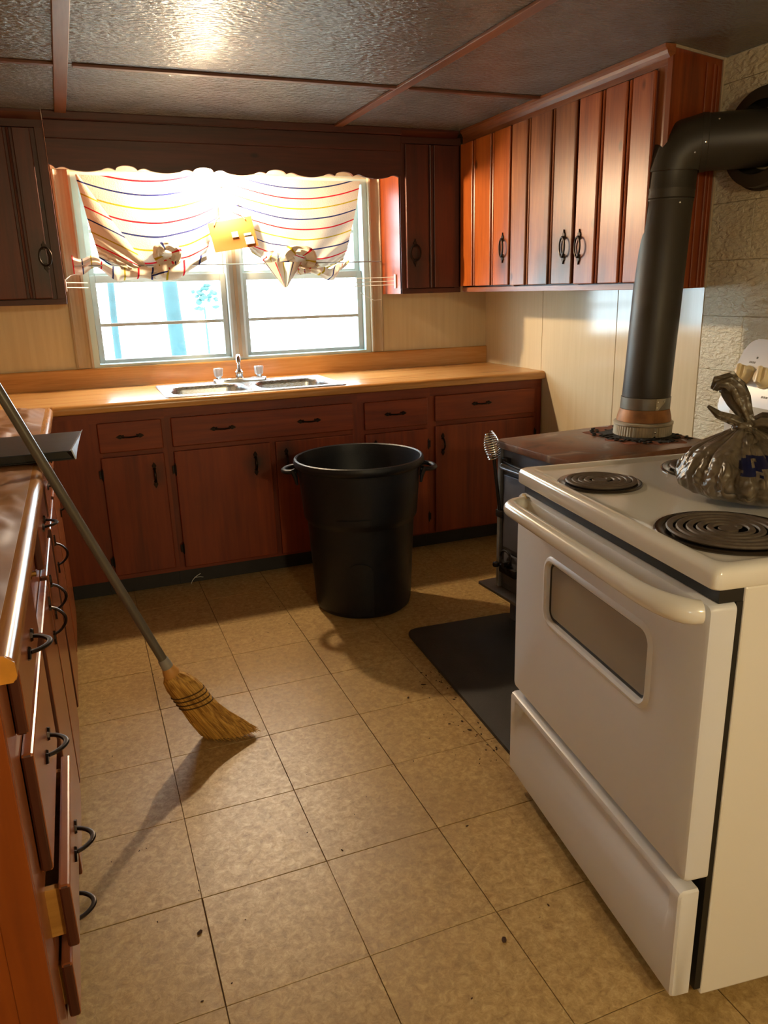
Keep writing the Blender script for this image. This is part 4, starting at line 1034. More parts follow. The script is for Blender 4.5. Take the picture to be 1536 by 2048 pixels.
link('tray_lip', bm, M['stove_trim'], tr, world=True)

# ------------------------------------------------------------------ trash can
TC = (.955, .285, 0)
can = thing('trash_can', 'large dark navy plastic trash can standing open on the tile floor', 'trash can', TC)
prof = [(.001, .0), (.17, .0), (.196, .002), (.207, .012), (.212, .035), (.2315, .395), (.2335, .405), (.2445, .420), (.2465, .432), (.262, .625), (.264, .634), (.272, .640), (.279, .648), (.280, .660), (.276, .671), (.270, .674), (.264, .670), (.262, .66), (.258, .63), (.240, .43), (.228, .41), (.208, .04), (.19, .022), (.001, .018)]
bm = B(); lathe(bm, prof, 72); bmesh.ops.remove_doubles(bm, verts=bm.verts[:], dist=.003); body = link('body', bm, M['can'], can, smooth=True)
rd = Vector((.9298, -.368, 0)); fd = Vector((-.35, -.937, 0)); az = math.atan2(-.937, -.35)
# raised tread panel and step ribs on the front
def shell(bm, a0, a1, zf0, zf1, off, n=20, m=14):
    def R(z): return (.212 + (z - .035) * (.2315 - .212) / .36) if z < .395 else (.2465 + (z - .432) * (.262 - .2465) / .193)
    V = [[None] * (n + 1) for _ in range(m + 1)]
    for j in range(m + 1):
        for i in range(n + 1):
            a = a0 + (a1 - a0) * i / n; lo, hi = zf0(i / n), zf1(i / n); z = lo + (hi - lo) * j / m
            V[j][i] = Vector((R(z) * math.cos(a), R(z) * math.sin(a), z))
    F = lambda k: [[bm.verts.new(p + Vector((p.x, p.y, 0)).normalized() * k) for p in row] for row in V]
    A, D = F(off), F(-.004)
    for j in range(m):
        for i in range(n):
            bm.faces.new((A[j][i], A[j][i + 1], A[j + 1][i + 1], A[j + 1][i]))
    per = [(0, i) for i in range(n)] + [(j, n) for j in range(m)] + [(m, i) for i in range(n, 0, -1)] + [(j, 0) for j in range(m, 0, -1)]
    for q in range(len(per)):
        (j, i), (j2, i2) = per[q], per[(q + 1) % len(per)]
        bm.faces.new((A[j][i], D[j][i], D[j2][i2], A[j2][i2]))
bm = B(); aw = .25; ac = az - .03
shell(bm, ac - aw, ac + aw, lambda u: .02, lambda u: .215 + .045 * math.sqrt(max(0, 1 - (2 * u - 1) ** 2)), .0045)
link('foot_panel', bm, M['can'], can, smooth=True)
bm = B(); shell(bm, ac - .36, ac + .22, lambda u: .437, lambda u: .452 + .004 * u, .004, 16, 3); link('grip_rib', bm, M['can'], can, smooth=True)
for s in (-1, 1):
    d = rd * s; tdir = Vector((-d.y, d.x, 0))
    bm = B(); zc = .622
    n = 22; pts = []
    for k in range(n + 1):
        a = -PI / 2 + PI * k / n
        pts.append(d * (.262 + .062 * math.cos(a) ** .6 if math.cos(a) > 0 else .262) + tdir * (.058 * math.sin(a)) + Vector((0, 0, zc - .004 * math.cos(a))))
    tube(bm, pts, .0125, 10, flat=.8)
    link('handle', bm, M['can'], can, smooth=True)
    for q in (-.062, .062):
        bm = B()
        p = d * .262 + tdir * q
        tube(bm, [p + Vector((0, 0, .565)), p + d * .006 + Vector((0, 0, .60)), p + d * .018 + Vector((0, 0, .632))], [.006, .010, .012], 8)
        link('handle_bracket', bm, M['can'], can, smooth=True)

# ------------------------------------------------------------------ broom leaning on the worktop edge
br = thing('broom', 'corn broom with grey handle leaning against the left worktop edge', 'broom', (.15, -.565, 0))
YBm = -.565
bm = B()
hp = [Vector((.0225 - .2315 * k / 10 * 1.5, YBm, .283 + .595 * k / 10 * 1.5)) for k in range(11)]
tube(bm, hp, .0134, 16); link('broomstick', bm, M['handle_grey'], br, smooth=True, world=True)
ax = (hp[0] - hp[1]).normalized()
bm = B(); tube(bm, [hp[0] - ax * .028, hp[0] - ax * .024, hp[0] + ax * .006], [.0146, .0162, .0178], 16); link('ferrule', bm, M['ferrule'], br, smooth=True, world=True)
bm = B(); tube(bm, [hp[0] + ax * .004, hp[0] + ax * .012, hp[0] + ax * .026, hp[0] + ax * .034], [.018, .021, .025, .024], 16); link('binding', bm, M['capwood'], br, smooth=True, world=True)
# sections of the straw head: (left x,z) (right x,z) half thickness
secs = [((.011, .252), (.050, .262), .018), ((.006, .228), (.076, .246), .023), ((.013, .200), (.103, .222), .027), ((.026, .172), (.122, .196), .028), ((.041, .140), (.139, .162), .028),
        ((.058, .108), (.160, .128), .028), ((.073, .072), (.192, .092), .031), ((.091, .038), (.230, .058), .034), ((.104, .011), (.266, .022), .037)]
bm = B(); rings = []
for (l, r_, th) in secs:
    l = Vector((l[0], 0, l[1])); r_ = Vector((r_[0], 0, r_[1])); c = (l + r_) / 2; h = (r_ - l) / 2
    ring = []
    for k in range(40):
        a = 2 * PI * k / 40; q = 1 + .05 * math.sin(k * 7.3) + .04 * math.sin(k * 3.1 + 1)
        p = c + h * math.cos(a) * (1 if abs(math.cos(a)) > .97 else q); ring.append((p.x, YBm + th * math.sin(a) * q - .04 * len(rings) * (p.x - c.x), p.z))
    rings.append(ring)
loft(bm, rings, close_first=True, close_last=True); head = link('straw_head', bm, M['straw'], br, smooth=True, world=True)
def sec_at(t):
    i = min(int(t), len(secs) - 2); f = t - i
    a, b = secs[i], secs[i + 1]
    return Vector((a[0][0] + (b[0][0] - a[0][0]) * f, 0, a[0][1] + (b[0][1] - a[0][1]) * f)), Vector((a[1][0] + (b[1][0] - a[1][0]) * f, 0, a[1][1] + (b[1][1] - a[1][1]) * f)), a[2] + (b[2] - a[2]) * f
for t in (3.0, 3.42, 3.86, 4.3):
    l, r_, th = sec_at(t); c = (l + r_) / 2; h = (r_ - l) / 2 * 1.03
    bm = B(); tube(bm, [(c.x + h.x * math.cos(2 * PI * k / 36), YBm + (th + .0025) * math.sin(2 * PI * k / 36) - .04 * t * h.x * math.cos(2 * PI * k / 36), c.z + h.z * math.cos(2 * PI * k / 36)) for k in range(36)], .0019, 6, closed=True)
    link('stitching', bm, M['stitch'], br, smooth=True, world=True)
bm = B(); rs = random.Random(5)
for k in range(560):
    u = rs.uniform(-1, 1); w = rs.uniform(-1, 1); t0 = rs.uniform(4.4, 7.0); t1 = rs.uniform(7.4, 8.0); pts = []
    for q in range(4):
        t = t0 + (t1 - t0) * q / 3
        l, r_, th = sec_at(min(t, 7.999)); c = (l + r_) / 2; h = (r_ - l) / 2
        yy = math.sqrt(max(0, 1 - u * u)) * (1 if w > 0 else -1) * (abs(w) ** .3) * th * 1.07
        pts.append(Vector((c.x + h.x * u * 1.03, YBm + yy - .04 * t * h.x * u, c.z + h.z * u)))
    e = pts[-1] + (pts[-1] - pts[-2]).normalized() * rs.uniform(.004, .022) + Vector((rs.uniform(.0, .010), rs.uniform(-.004, .004), 0))
    e.z = max(.0015, e.z); pts.append(e)
    tube(bm, pts, [.0011, .0011, .001, .0009, .0005], 4, cap=False)
so = link('loose_straws', bm, M['straw'], br, world=True, recalc=False); so['kind'] = 'stuff'

# ------------------------------------------------------------------ floor mat
bm = B(); prism(bm, rrect(0, .50, -.975, 0, .045, 6), 0.0006, .0135, 'z', .003)
bmesh.ops.transform(bm, matrix=Matrix.Translation((.996, -.098, 0)) @ Matrix.Rotation(-.056, 4, 'Z'), verts=bm.verts[:])
tag(link('floor_mat', bm, M['mat'], smooth=True), 'charcoal rubber mat with rounded corners in front of the wood stove', 'mat')

# ------------------------------------------------------------------ white electric range (local x = depth, local y = -distance along the front)
RG = thing('electric_range', 'white electric range with coil burners standing out from the block wall', 'stove', (.884, -1.122, 0), -.128)
RW = .765
bm = B(); box(bm, .064, .632, -RW + .003, -.003, .03, .8745, .004); link('body', bm, M['enamel'], RG)
bm = B(); box(bm, .018, .0635, -RW + .006, -.006, .8495, .8748); box(bm, .0505, .0635, -RW + .005, -.005, .045, .8494); link('gap_shade_fill', bm, M['gasket'], RG)  # black filler standing for the shade in the gaps around the oven door
bm = B()
for x in (.10, .58):
    for y in (-.05, -RW + .05): lathe(bm, [(.016, .0004), (.018, .006), (.012, .01), (.012, .0298)], 12, (x, y, 0), close_bottom=True, close_top=True)
link('levelling_feet', bm, M['gasket'], RG)
def rr3(o, z, r=.014): return [(x, y, z) for x, y in rrect(0 + o, .640 - o, -RW - .004 + o, .004 - o, r, 5)]
bm = B(); loft(bm, [rr3(.010, .8755), rr3(.002, .8765), rr3(.0, .8795), rr3(.0, .902), rr3(.003, .910), rr3(.010, .9145), rr3(.020, .9155, .02), rr3(.027, .9135, .024), rr3(.036, .909, .03), rr3(.05, .9082, .03)], close_first=True, close_last=True)
link('cooktop', bm, M['enamel'], RG, smooth=True)
def burner(x, y, R):
    bm = B(); lathe(bm, [(R + .004, .9086), (R + .0045, .911), (R + .002, .9135), (R - .004, .9135), (R - .012, .9115)], 48, (x, y, 0))
    b = link('drip_pan', bm, M['chrome_ring'], RG, smooth=True)
    bm = B(); lathe(bm, [(R - .006, .9118), (R - .015, .9098), (R * .55, .9094), (R * .2, .909), (.001, .909)], 48, (x, y, 0)); link('pan_bowl', bm, M['pan'], b, smooth=True)
    bm = B(); turns = 5 if R > .1 else 4; n = 48 * turns; r0, r1 = .024, R - .013
    tube(bm, [(x + (r0 + (r1 - r0) * k / n) * math.cos(2 * PI * k / 48), y + (r0 + (r1 - r0) * k / n) * math.sin(2 * PI * k / 48), .9166) for k in range(n + 1)], .0064, 8, flat=.6)
    lathe(bm, [(.001, .918), (.016, .918), (.0175, .9165), (.0175, .9125), (.001, .9125)], 20, (x, y, 0))
    link('coil', bm, M['coil'], b, smooth=True)
burner(.118, -.195, .092); burner(.150, -.600, .125); burner(.440, -.170, .118); burner(.430, -.585, .092)

def yz(pts, x): return [(x, y, z) for y, z in pts]
outer = lambda o, r: rrect(-RW + o, -o, .306 + o, .8485 - o, r, 6)
hole = lambda o, r: rrect(-.602 - o, -.184 + o, .582 - o, .728 + o, r, 6)
bm = B()
loft(bm, [yz(outer(.0, .012), .049), yz(outer(0, .012), .010), yz(outer(.003, .012), .003), yz(outer(.010, .012), 0), yz(hole(.017, .042), 0), yz(hole(.0135, .0385), -.0035), yz(hole(.007, .032), -.0048), yz(hole(.001, .026), -.001), yz(hole(0, .025), .008)], close_first=True)
door = link('oven_door', bm, M['enamel_cool_light'], RG, smooth=True)
bm = B(); loft(bm, [yz(hole(0, .025), .0078), yz(hole(-.003, .022), .0065), yz(hole(-.007, .018), .0078), yz(hole(-.0075, .0175), .0115)]); link('window_gasket', bm, M['gasket'], door, smooth=True)
bm = B(); prism(bm, hole(-.001, .024), .0085, .0118, 'x'); link('window_glass', bm, M['oven_glass'], door)
hz = .833; pts = []
for k in range(7):
    a = PI / 2 * k / 6; pts.append((.0 - .052 * math.sin(a), -.050 - .040 * (1 - math.cos(a)) + .022 * 0, hz))
pts = [(.004, -.048, hz)] + pts + [(-.052, -.2, hz), (-.052, -.4, hz), (-.052, -.56, hz), (-.052, -.62, hz)]
for k in range(1, 9):
    a = PI / 2 * k / 8; pts.append((-.052 + .048 * (1 - math.cos(a)), -.62 - .125 * math.sin(a), hz))
rad = [.019] * (len(pts) - 8) + [.0195, .020, .0208, .0216, .022, .022, .021, .020]
bm = B(); tube(bm, pts, rad, 18); link('handle', bm, M['enamel'], door, smooth=True)
bm = B(); prism(bm, [(.0, .028), (.0, .0)][:0] or rrect(-.062, -.034, hz - .024, hz + .024, .011, 5), -.0035, -.0002, 'x', .001); link('handle_mount', bm, M['knob'], door, smooth=True)
# storage drawer
bm = B()
full = [(.034, .045), (.004, .045), (-.003, .048), (-.006, .055), (-.006, .276), (-.003, .284), (.004, .288), (.034, .288)]
scoop = [(.034, .045), (.004, .045), (-.003, .048), (-.006, .055), (-.006, .165), (-.003, .195), (.006, .222), (.016, .246), (.016, .258), (.006, .266), (-.004, .270), (-.006, .276), (-.003, .284), (.004, .288), (.034, .288)]
def scp(u):   # blend between flat face and finger scoop near the ends
    flat = [(p[0] if i < 5 or i > 10 else -.006, p[1]) for i, p in enumerate(scoop)]
    return [(a[0] * u + b[0] * (1 - u), a[1]) for a, b in zip(scoop, flat)]
ys = [(.0, 0, .004), (-.004, 0, .0), (-.028, 0, 0), (-.034, .5, 0), (-.042, 1, 0), (-RW + .042, 1, 0), (-RW + .034, .5, 0), (-RW + .028, 0, 0), (-RW + .004, 0, 0), (-RW, 0, .004)]
loft(bm, [[(x + (ins if x < .03 else 0), y, z + (ins if z < .05 else -ins if z > .28 else 0)) for x, z in scp(u)] for y, u, ins in ys], close_first=True, close_last=True)
link('storage_drawer', bm, M['enamel_cool_light'], RG, smooth=True)
# backguard
bm = B(); box(bm, .585, .638, -RW + .004, -.004, .9166, 1.06, .006); bg = link('backguard', bm, M['enamel'], RG, smooth=True)
tilt = math.atan2(.075, .15)
PM = Matrix.Translation((.552, 0, 1.022)) @ Matrix.Rotation(tilt, 4, 'Y')      # panel frame: local x = into panel, local z = up the slope
bm = B(); prism(bm, rrect(-RW - .0, .0, 0, .205, .032, 8), 0, .05, 'x', .005); bmesh.ops.transform(bm, matrix=PM, verts=bm.verts[:]); link('control_panel', bm, M['enamel_cool_light'], bg, smooth=True)
bm = B(); prism(bm, rrect(-RW + .06, -.06, .004, .03, .006, 4), -.0012, -.0002, 'x'); bmesh.ops.transform(bm, matrix=PM, verts=bm.verts[:]); link('panel_strip', bm, plain('grey_strip', srgb(150, 152, 148), .4), bg)
for y, R in ((-.052, .0235), (-.128, .0235), (-.385, .028), (-.637, .0235), (-.713, .0235)):
    bm = B()
    bmk = B(); lathe(bmk, [(R + .004, .0), (R + .004, .003), (R, .006), (R * .93, .02), (R * .86, .024), (.001, .0245)], 32)
    box(bmk, -R * .95, R * .95, -.0055, .0055, .018, .0315, .003)
    bmesh.ops.transform(bmk, matrix=PM @ Matrix.Translation((-.0003, y, .105)) @ Matrix.Rotation(-PI / 2, 4, 'Y') @ Matrix.Rotation(.35, 4, 'Z'), verts=bmk.verts[:])
    bm.free(); link('control_knob', bmk, M['knob'], bg, smooth=True)
bm = B()
def mark(y, z, w, h): 
    prism(bm, [(y - w / 2, z - h / 2), (y + w / 2, z - h / 2), (y + w / 2, z + h / 2), (y - w / 2, z + h / 2)], -.0006, -.0001, 'x')
for y in (-.062, -.128, -.637, -.713):
    prism(bm, rrect(y - .0028, y + .0028, .155 - .0028, .155 + .0028, .0027, 4), -.0006, -.0001, 'x')
bmesh.ops.transform(bm, matrix=PM, verts=bm.verts[:]); link('indicator_dot', bm, M['gasket'], bg)
GM = plain('panel_print_grey', srgb(128, 126, 124), .5)
bm = B()
for y in (-.052, -.128, -.637, -.713):
    for k in range(4): mark(y - .009 + .006 * k, .142, .0038, .005)
    for k in range(3): mark(y - .012 + .008 * k - .02, .058, .005, .005)
bmesh.ops.transform(bm, matrix=PM, verts=bm.verts[:]); link('panel_print', bm, GM, bg)

# grocery bag tied shut on the cooktop
bx, by_ = .345, -.415
def RGw(x, y, z):
    c, s = math.cos(-.128), math.sin(-.128); return (.884 + c * x - s * y, -1.122 + s * x + c * y, z)
gb = thing('grocery_bag', 'tied grey plastic grocery bag sitting on the range cooktop', 'bag', RGw(bx, by_, .9225))
bm = B()
def bagr(r, z, a):
    pl = .5 + .5 * math.tanh((z - .045) * 30)
    q = 1 - .13 * pl * (1 - abs(math.sin(a * 9 + 1.6 * math.sin(a * 3)))) ** 2 - .07 * pl * (1 - abs(math.sin(a * 16 + 2.2 * math.sin(a * 5) + 1))) ** 2
    q += .14 * noise.noise(Vector((math.cos(a) * 1.6, math.sin(a) * 1.6, z * 12 + 3))) * (1 if z < .1 else .6)
    q += .10 * (abs(noise.noise(Vector((math.cos(a) * 5, math.sin(a) * 5, z * 26)))) - .2) 
    return r * q
pr = [(.001, .001), (.06, .0005), (.10, .001), (.124, .004), (.140, .014), (.150, .030), (.153, .046), (.149, .060), (.138, .074), (.120, .088), (.096, .102), (.072, .113), (.050, .123), (.032, .131), (.020, .138), (.016, .144)]
pr2 = []
for (a, b), (c, d) in zip(pr, pr[1:]):
    for k in range(3): pr2.append((a + (c - a) * k / 3, b + (d - b) * k / 3))
pr2.append(pr[-1])
lathe(bm, pr2, 150, rfun=bagr)
for v in bm.verts:
    if v.co.z < .002: v.co.z = .0006
    s_ = max(0, v.co.z - .07) / .07; v.co += Vector((-.012, .018, 0)) * s_
for f in bm.faces:
    c = f.calc_center_median(); a = math.atan2(c.y, c.x)
    if -2.62 < a < -2.12 and .066 < c.z < .098 and (noise.noise(c * 62) > -.05 - .25 * (abs(c.z - .082) < .006)): f.material_index = 1
body = link('bag_body', bm, [M['bag'], M['bluelogo']], gb, smooth='full')
bm = B()
nk = Vector((-.013, .019, .139)); tl = [nk + Vector(p) for p in ((0, 0, -.006), (0.002, -.002, .012), (-.004, .004, .03), (-.012, .012, .052), (-.022, .020, .075), (-.034, .028, .090), (-.046, .038, .088), (-.05, .044, .074))]
def ruffled(bm, pts, rad, seg=26, amp=.3):
    fr_ = frames(pts); R = []
    for i, (p, s, u, t) in enumerate(fr_):
        R.append([bm.verts.new(p + (s * math.cos(2 * PI * k / seg) * 1.25 + u * math.sin(2 * PI * k / seg) * .75) * rad[i] * (1 + amp * math.sin(k * 2 * PI / seg * 6 + i * .5) + .2 * math.sin(k * 2.9 + i))) for k in range(seg)])
    for a, b in zip(R, R[1:]):
        for k in range(seg): bm.faces.new((a[k], a[(k + 1) % seg], b[(k + 1) % seg], b[k]))
    bm.faces.new(R[0]); bm.faces.new(R[-1])
ruffled(bm, tl, [.018, .013, .014, .018, .021, .021, .016, .008]); link('bag_top', bm, M['bag'], gb, smooth='full')
bm = B(); ruffled(bm, [nk + Vector(p) for p in ((0, 0, 0), (-.022, .016, .012), (-.046, .03, .022), (-.062, .044, .040))], [.010, .013, .010, .004], 16); link('bag_ear', bm, M['bag'], gb, smooth='full')
bm = B(); ruffled(bm, [nk + Vector(p) for p in ((.0, 0, 0), (.02, -.022, .008), (.042, -.05, .004), (.06, -.075, -.012))], [.011, .019, .024, .012], 16); link('bag_ear', bm, M['bag'], gb, smooth='full')
bm = B(); tube(bm, [nk + Vector((.019 * math.cos(2 * PI * k / 18), .019 * math.sin(2 * PI * k / 18), .003 * math.sin(4 * PI * k / 18))) for k in range(18)], .0075, 8, closed=True); link('bag_knot', bm, M['bag'], gb, smooth='full')

# ------------------------------------------------------------------ wood stove and its pipe
WS = thing('wood_stove', 'grey steel wood stove with rusty top plate behind the white range', 'wood stove', (1.69, -.38, 0), .06)
bm = B(); box(bm, -.30, .30, -.24, .213, .173, .754, .008); body = link('firebox', bm, M['stove_paint'], WS, smooth=True)
bm = B(); prism(bm, rrect(-.325, .325, -.262, .226, .03, 6), .7545, .781, 'z', .006); link('top_plate', bm, M['stove_top'], WS, smooth=True)
bm = B(); prism(bm, rrect(-.345, .31, -.29, .300, .006, 3), .160, .1725, 'z', .002); link('base_plate', bm, plain('dull_steel_plate', srgb(112, 104, 96), .5, metal=.3, var=.25, scale=12), WS)
bm = B(); box(bm, -.326, -.3005, -.20, .19, .672, .682, .003); box(bm, -.316, -.3005, -.20, .19, .683, .694, .002); link('trim_ledge', bm, M['stove_trim'], WS)
bm = B(); box(bm, -.318, -.3005, -.19, .165, .36, .655, .006); dr = link('fire_door', bm, M['stove_paint'], WS, smooth=True)
bm = B(); box(bm, -.312, -.3005, -.19, .165, .205, .335, .005); link('ash_door', bm, M['stove_paint'], WS, smooth=True)
bm = B(); box(bm, -.3165, -.3005, .192, .209, .18, .75, .002); link('corner_strip', bm, M['stove_trim'], WS)
bm = B(); tube(bm, [(-.302, .17, .70), (-.318, .16, .706), (-.322, .10, .700), (-.322, .02, .697)], .006, 8); box(bm, -.322, -.3005, .14, .175, .697, .72, .003); link('damper_lever', bm, M['iron'], WS, smooth=True)
bm = B(); n = 20
tube(bm, [(-.325, .13 + .034 * math.cos(2 * PI * k / n), .325 + .026 * math.sin(2 * PI * k / n)) for k in range(n)], .0045, 8, closed=True)
tube(bm, [(-.3005, .12, .30), (-.345, .12, .30)], .011, 10); lathe(bm, [(.001, -.012), (.012, -.008), (.014, 0), (.012, .008), (.001, .012)], 12, (-.35, .16, .292)); box(bm, -.33, -.3005, .06, .17, .255, .288, .004)
link('draft_latch', bm, M['iron'], WS, smooth=True)
# lever with a spring coil grip
A_, D_, E_ = Vector((-.303, .19, .49)), Vector((-.338, .205, .722)), Vector((-.353, .216, .815))
bm = B(); tube(bm, [A_ + Vector((.0, -.01, -.004)), A_ + Vector((-.012, 0, 0)), A_.lerp(D_, .5) + Vector((-.006, 0, 0)), D_, D_.lerp(E_, .5)], .0068, 10); box(bm, -.324, -.3005, .165, .21, .475, .505, .004); lv = link('door_lever', bm, M['iron'], WS, smooth=True)
axv = (E_ - D_).normalized(); s1 = axv.orthogonal().normalized(); s2 = axv.cross(s1); bm = B(); turns = 12; n = turns * 16
tube(bm, [D_ - axv * .012 + axv * ((E_ - D_).length + .012) * k / n + (s1 * math.cos(2 * PI * k / 16) + s2 * math.sin(2 * PI * k / 16)) * (.0105 + .021 * math.sin(PI * min(1, .12 + .86 * k / n)) ** .8) for k in range(n + 1)], .0026, 6)
link('coil_grip', bm, M['chrome'], lv, smooth=True)
for x in (-.22, .26):
    for y in (-.22, .20):
        bm = B(); prism(bm, rrect(x - .02, x + .02, y - .02, y + .02, .005, 2), .0005 if x > -.15 else .0142, .1595, 'z'); link('leg', bm, M['stove_paint'], WS)
c_, s_ = math.cos(-.06), math.sin(-.06)
def toWS(x, y): return ((x - 1.69) * c_ - (y + .38) * s_, (x - 1.69) * s_ + (y + .38) * c_)
PX, PY = toWS(1.906, -.36)
bm = B(); rs = random.Random(11); n = 60
def blob(bm, r0, amp, z0, z1, seed):
    top = []; bot = []
    for k in range(n):
        a = 2 * PI * k / n; rr_ = r0 + amp * noise.noise(Vector((math.cos(a) * 2.5, math.sin(a) * 2.5, seed))) + .012 * math.sin(a * 13 + seed)
        rr_ = min(rr_, .195 / max(abs(math.sin(a)), .2)) if False else rr_
        x, y = PX + rr_ * math.cos(a), PY + rr_ * math.sin(a)
        x = min(x, .322); y = max(min(y, .222), -.258)
        top.append((x * .97 + PX * .03, y * .97 + PY * .03, z1)); bot.append((x, y, z0))
    inner = [(PX + .09 * math.cos(2 * PI * k / n), PY + .09 * math.sin(2 * PI * k / n), z1 + .001) for k in range(n)]
    loft(bm, [bot, top, inner], close_last=True, close_first=True)
blob(bm, .205, .07, .7812, .7822, 3.0); link('rust_patch', bm, M['rust_seal'], WS)
bm = B(); blob(bm, .160, .085, .7824, .7845, 8.0)
for k in range(130):
    a = rs.uniform(0, 2 * PI); q = rs.uniform(.125, .20); x, y = PX + q * math.cos(a), PY + q * math.sin(a)
    if abs(x) < .31 and -.25 < y < .215:
        bmesh.ops.create_icosphere(bm, subdivisions=1, radius=rs.uniform(.004, .009), matrix=Matrix.Translation((x, y, .786)) @ Matrix.Diagonal((1.4, 1, .45, 1)))
o = link('soot_crust', bm, M['soot'], WS)

SP = thing('stovepipe', 'black elbowed stovepipe rising from the wood stove to the block wall', 'stovepipe', (1.906, -.36, .785))
def axp(z): return Vector((1.906 + (z - .785) * .052, -.36, z))
def sleeve(name, z0, z1, r0, r1, mat, rib=0, rr_=None, seg=64):
    bm = B(); rings = []
    pz = rr_ or [(r0, z0), (r1, z1)]
    for r, z in pz:
        c = axp(z); rings.append([(c.x + (r + (rib * (k % 2) if rib else 0)) * math.cos(2 * PI * k / seg), c.y + (r + (rib * (k % 2) if rib else 0)) * math.sin(2 * PI * k / seg), z) for k in range(seg)])
    loft(bm, rings)
    return link(name, bm, mat, SP, smooth=not rib, world=True)
sleeve('base_collar', 0, 0, 0, 0, M['collar'], .0022, [(.100, .7858), (.108, .7858), (.107, .823), (.099, .824)], 120)
sleeve('collar_rim', 0, 0, 0, 0, M['collar'], 0, [(.107, .8245), (.1115, .826), (.112, .834), (.108, .837), (.098, .8375)])
sleeve('rust_band', 0, 0, 0, 0, M['rustband'], 0, [(.097, .8378), (.1025, .839), (.100, .855), (.093, .880), (.092, .8845)])
sleeve('galvanised_band', 0, 0, 0, 0, M['galv'], 0, [(.0905, .885), (.0925, .886), (.0925, .929), (.0905, .930)])
sleeve('pipe_section', 0, 0, 0, 0, M['pipe'], 0, [(.0885, .9302), (.0895, .931), (.0885, 1.05), (.0885, 1.3), (.0885, 1.625), (.0905, 1.628), (.0905, 1.634), (.0887, 1.637)])
sleeve('pipe_section', 0, 0, 0, 0, M['pipe'], 0, [(.0905, 1.6375), (.0915, 1.64), (.0905, 1.66), (.092, 1.664), (.092, 1.670), (.0905, 1.675), (.0910, 1.725)])
P0 = axp(1.7255); hd = Vector((.775, -.632, 0)).normalized()
bm = B(); R_ = .092; seg = 48; pts = [P0 + hd * (R_ * (1 - math.cos(t))) + Vector((0, 0, R_ * math.sin(t))) for t in (0, PI / 6, PI / 3, PI / 2)]
side = hd.cross(Vector((0, 0, 1))).normalized(); rings = []
for i, t in enumerate((0, PI / 6, PI / 3, PI / 2)):
    out_ = -hd * math.cos(t) + Vector((0, 0, 1)) * math.sin(t)      # outward normal of the bend
    st = 1.0 if i in (0, 3) else 1 / math.cos(PI / 12)
    for rr_ in ((.0935,) if 0 else (.0955,)):
        rings.append([pts[i] + (out_ * math.cos(2 * PI * k / seg) * st + side * math.sin(2 * PI * k / seg)) * rr_ for k in range(seg)])
loft(bm, rings); el = link('elbow', bm, M['pipe'], SP, world=True)
el.data.polygons.foreach_set('use_smooth', [True] * len(el.data.polygons)); el.data.set_sharp_from_angle(angle=math.radians(18))
PE = pts[-1]; WC = PE + hd * ((XR - .004 - PE.x) / hd.x)
def along(name, prof2, mat, seg=48, rib=0):
    bm = B(); loft(bm, [[PE + hd * d_ + (Vector((0, 0, 1)) * math.cos(2 * PI * k / seg) + side * math.sin(2 * PI * k / seg)) * (r + (rib * (k % 2) if rib else 0)) for k in range(seg)] for r, d_ in prof2]); return link(name, bm, mat, SP, smooth=not rib, world=True)
Ld = (WC - PE).length
bm = B(); ringsE = []
for r, d_ in ((.0965, .0004), (.0965, .02), (.0935, .022), (.0930, None)):
    rg = []
    for k in range(48):
        b_ = PE + (Vector((0, 0, 1)) * math.cos(2 * PI * k / 48) + side * math.sin(2 * PI * k / 48)) * r
        rg.append(b_ + hd * (d_ if d_ is not None else (XR - .0055 - b_.x) / hd.x))
    ringsE.append(rg)
loft(bm, ringsE); link('pipe_section', bm, M['pipe'], SP, smooth=True, world=True)
bm = B(); prof3 = [(.10, .0), (.170, .0), (.170, .010), (.162, .012), (.158, .045), (.150, .049), (.118, .05)]
lathe(bm, prof3, 80, rfun=lambda r, z, a: r + (.0035 * math.sin(a * 40) if .155 < r < .165 else 0))
bmesh.ops.transform(bm, matrix=Matrix.Translation((XR - .0045, WC.y, WC.z)) @ Matrix.Rotation(-PI / 2, 4, 'Y'), verts=bm.verts[:]); link('wall_thimble', bm, M['pipe'], SP, smooth=True, world=True)
def screw(p, nrm):
    bm = B(); lathe(bm, [(.0001, .003), (.003, .0028), (.0042, .001), (.0042, -.001)], 10); bmesh.ops.transform(bm, matrix=Matrix.Translation(p) @ Vector((0, 0, 1)).rotation_difference(nrm).to_matrix().to_4x4(), verts=bm.verts[:]); link('screw', bm, M['chrome'], SP, smooth=True, world=True)
def onpipe(z, ang, r): 
    v = Vector((math.cos(ang), math.sin(ang), 0)); return axp(z) + v * r, v
for (z, ang, r) in ((1.618, -1.80, .0895), (.918, -1.78, .0935), (.897, -1.80, .0935), (.918, -1.50, .0935), (.806, -1.85, .1105), (.79, -1.85, .1105)): screw(*onpipe(z, ang, r))
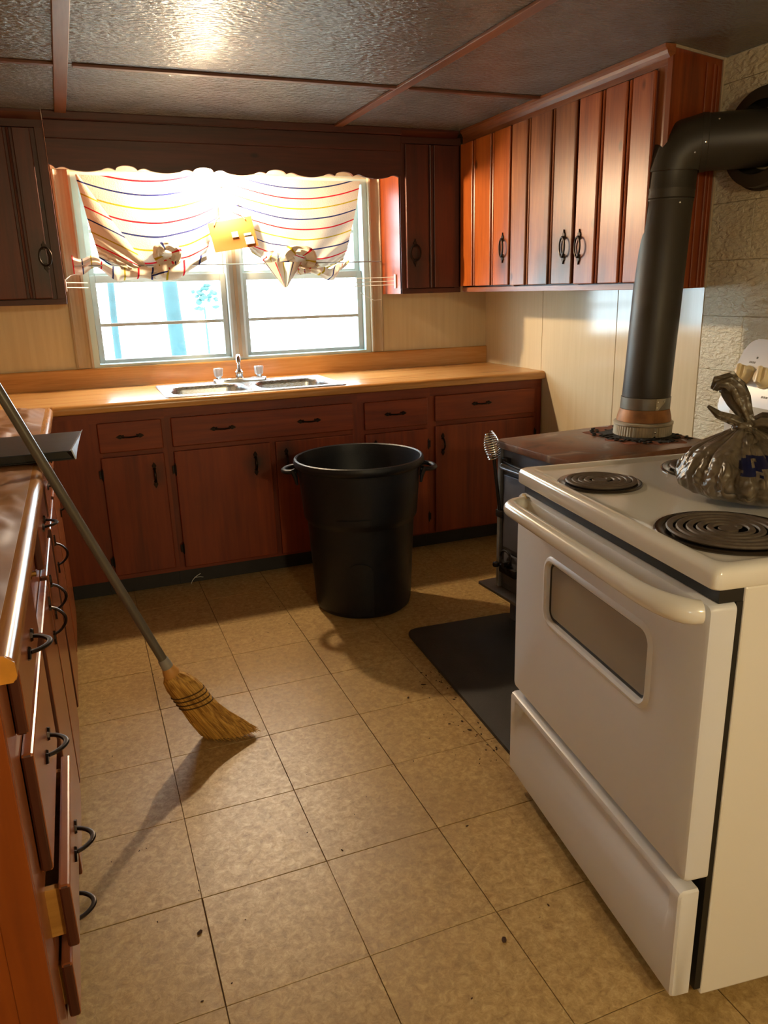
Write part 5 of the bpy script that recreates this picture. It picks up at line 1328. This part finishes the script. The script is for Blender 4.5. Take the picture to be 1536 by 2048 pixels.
for (d_, a) in ((.05, .9), (-.02, 2.0), (.012, 1.7)):
    v = Vector((0, 0, 1)) * math.cos(a) - side * math.sin(a) * (1 if side.dot(Vector((-.35, -.93, 0))) < 0 else -1); screw(PE + hd * d_ + v * (.097), v)
bm = B(); q0 = -1.85
vsA = []
for (z, a) in ((.8865, q0), (.9285, q0), (.9285, q0 + .42), (.917, q0 + .43), (.8865, q0 + .12)): 
    p_, v_ = onpipe(z, a, .0932); vsA.append((p_, v_))
lo = [bm.verts.new(p_) for p_, v_ in vsA]; hi = [bm.verts.new(p_ + v_ * .0016) for p_, v_ in vsA]
bm.faces.new(lo[::-1]); bm.faces.new(hi)
for k in range(5): bm.faces.new((lo[k], lo[(k + 1) % 5], hi[(k + 1) % 5], hi[k]))
link('patch_plate', bm, M['collar'], SP, world=True)

# ------------------------------------------------------------------ small litter
bm = B(); rs = random.Random(21)
def crumb(x, y, s):
    bmesh.ops.create_icosphere(bm, subdivisions=1, radius=s, matrix=Matrix.Translation((x, y, s * .35)) @ Matrix.Rotation(rs.uniform(0, 6), 4, 'Z') @ Matrix.Diagonal((rs.uniform(1, 2.2), rs.uniform(.6, 1), .35, 1)))
for k in range(46):
    t = rs.random(); crumb(.985 - .05 * t - abs(rs.gauss(0, .05)) - .004, -.42 - .62 * t, rs.uniform(.0012, .004))
for k in range(60):
    crumb(rs.uniform(-.2, .8), rs.uniform(-1.75, .7), rs.uniform(.001, .0028))
for (x, y, s) in ((.585, -1.60, .006), (-.02, -1.32, .006), (.90, -.79, .005), (.80, -.58, .006), (.885, -.52, .006)): crumb(x, y, s)
tag(link('floor_crumbs', bm, M['crumb']), 'dark crumbs and wood bits scattered over the tile floor', 'crumbs')['kind'] = 'stuff'
bm = B(); tube(bm, [(.265, .845, .002), (.272, .838, .02), (.285, .842, .032), (.30, .846, .040), (.315, .85, .045)], .0016, 6); tube(bm, [(.285, .842, .032), (.31, .84, .033), (.325, .842, .028)], .0012, 6)
tag(link('string_scrap', bm, M['wire'], smooth=True), 'short white scrap of string against the black toe kick', 'string')
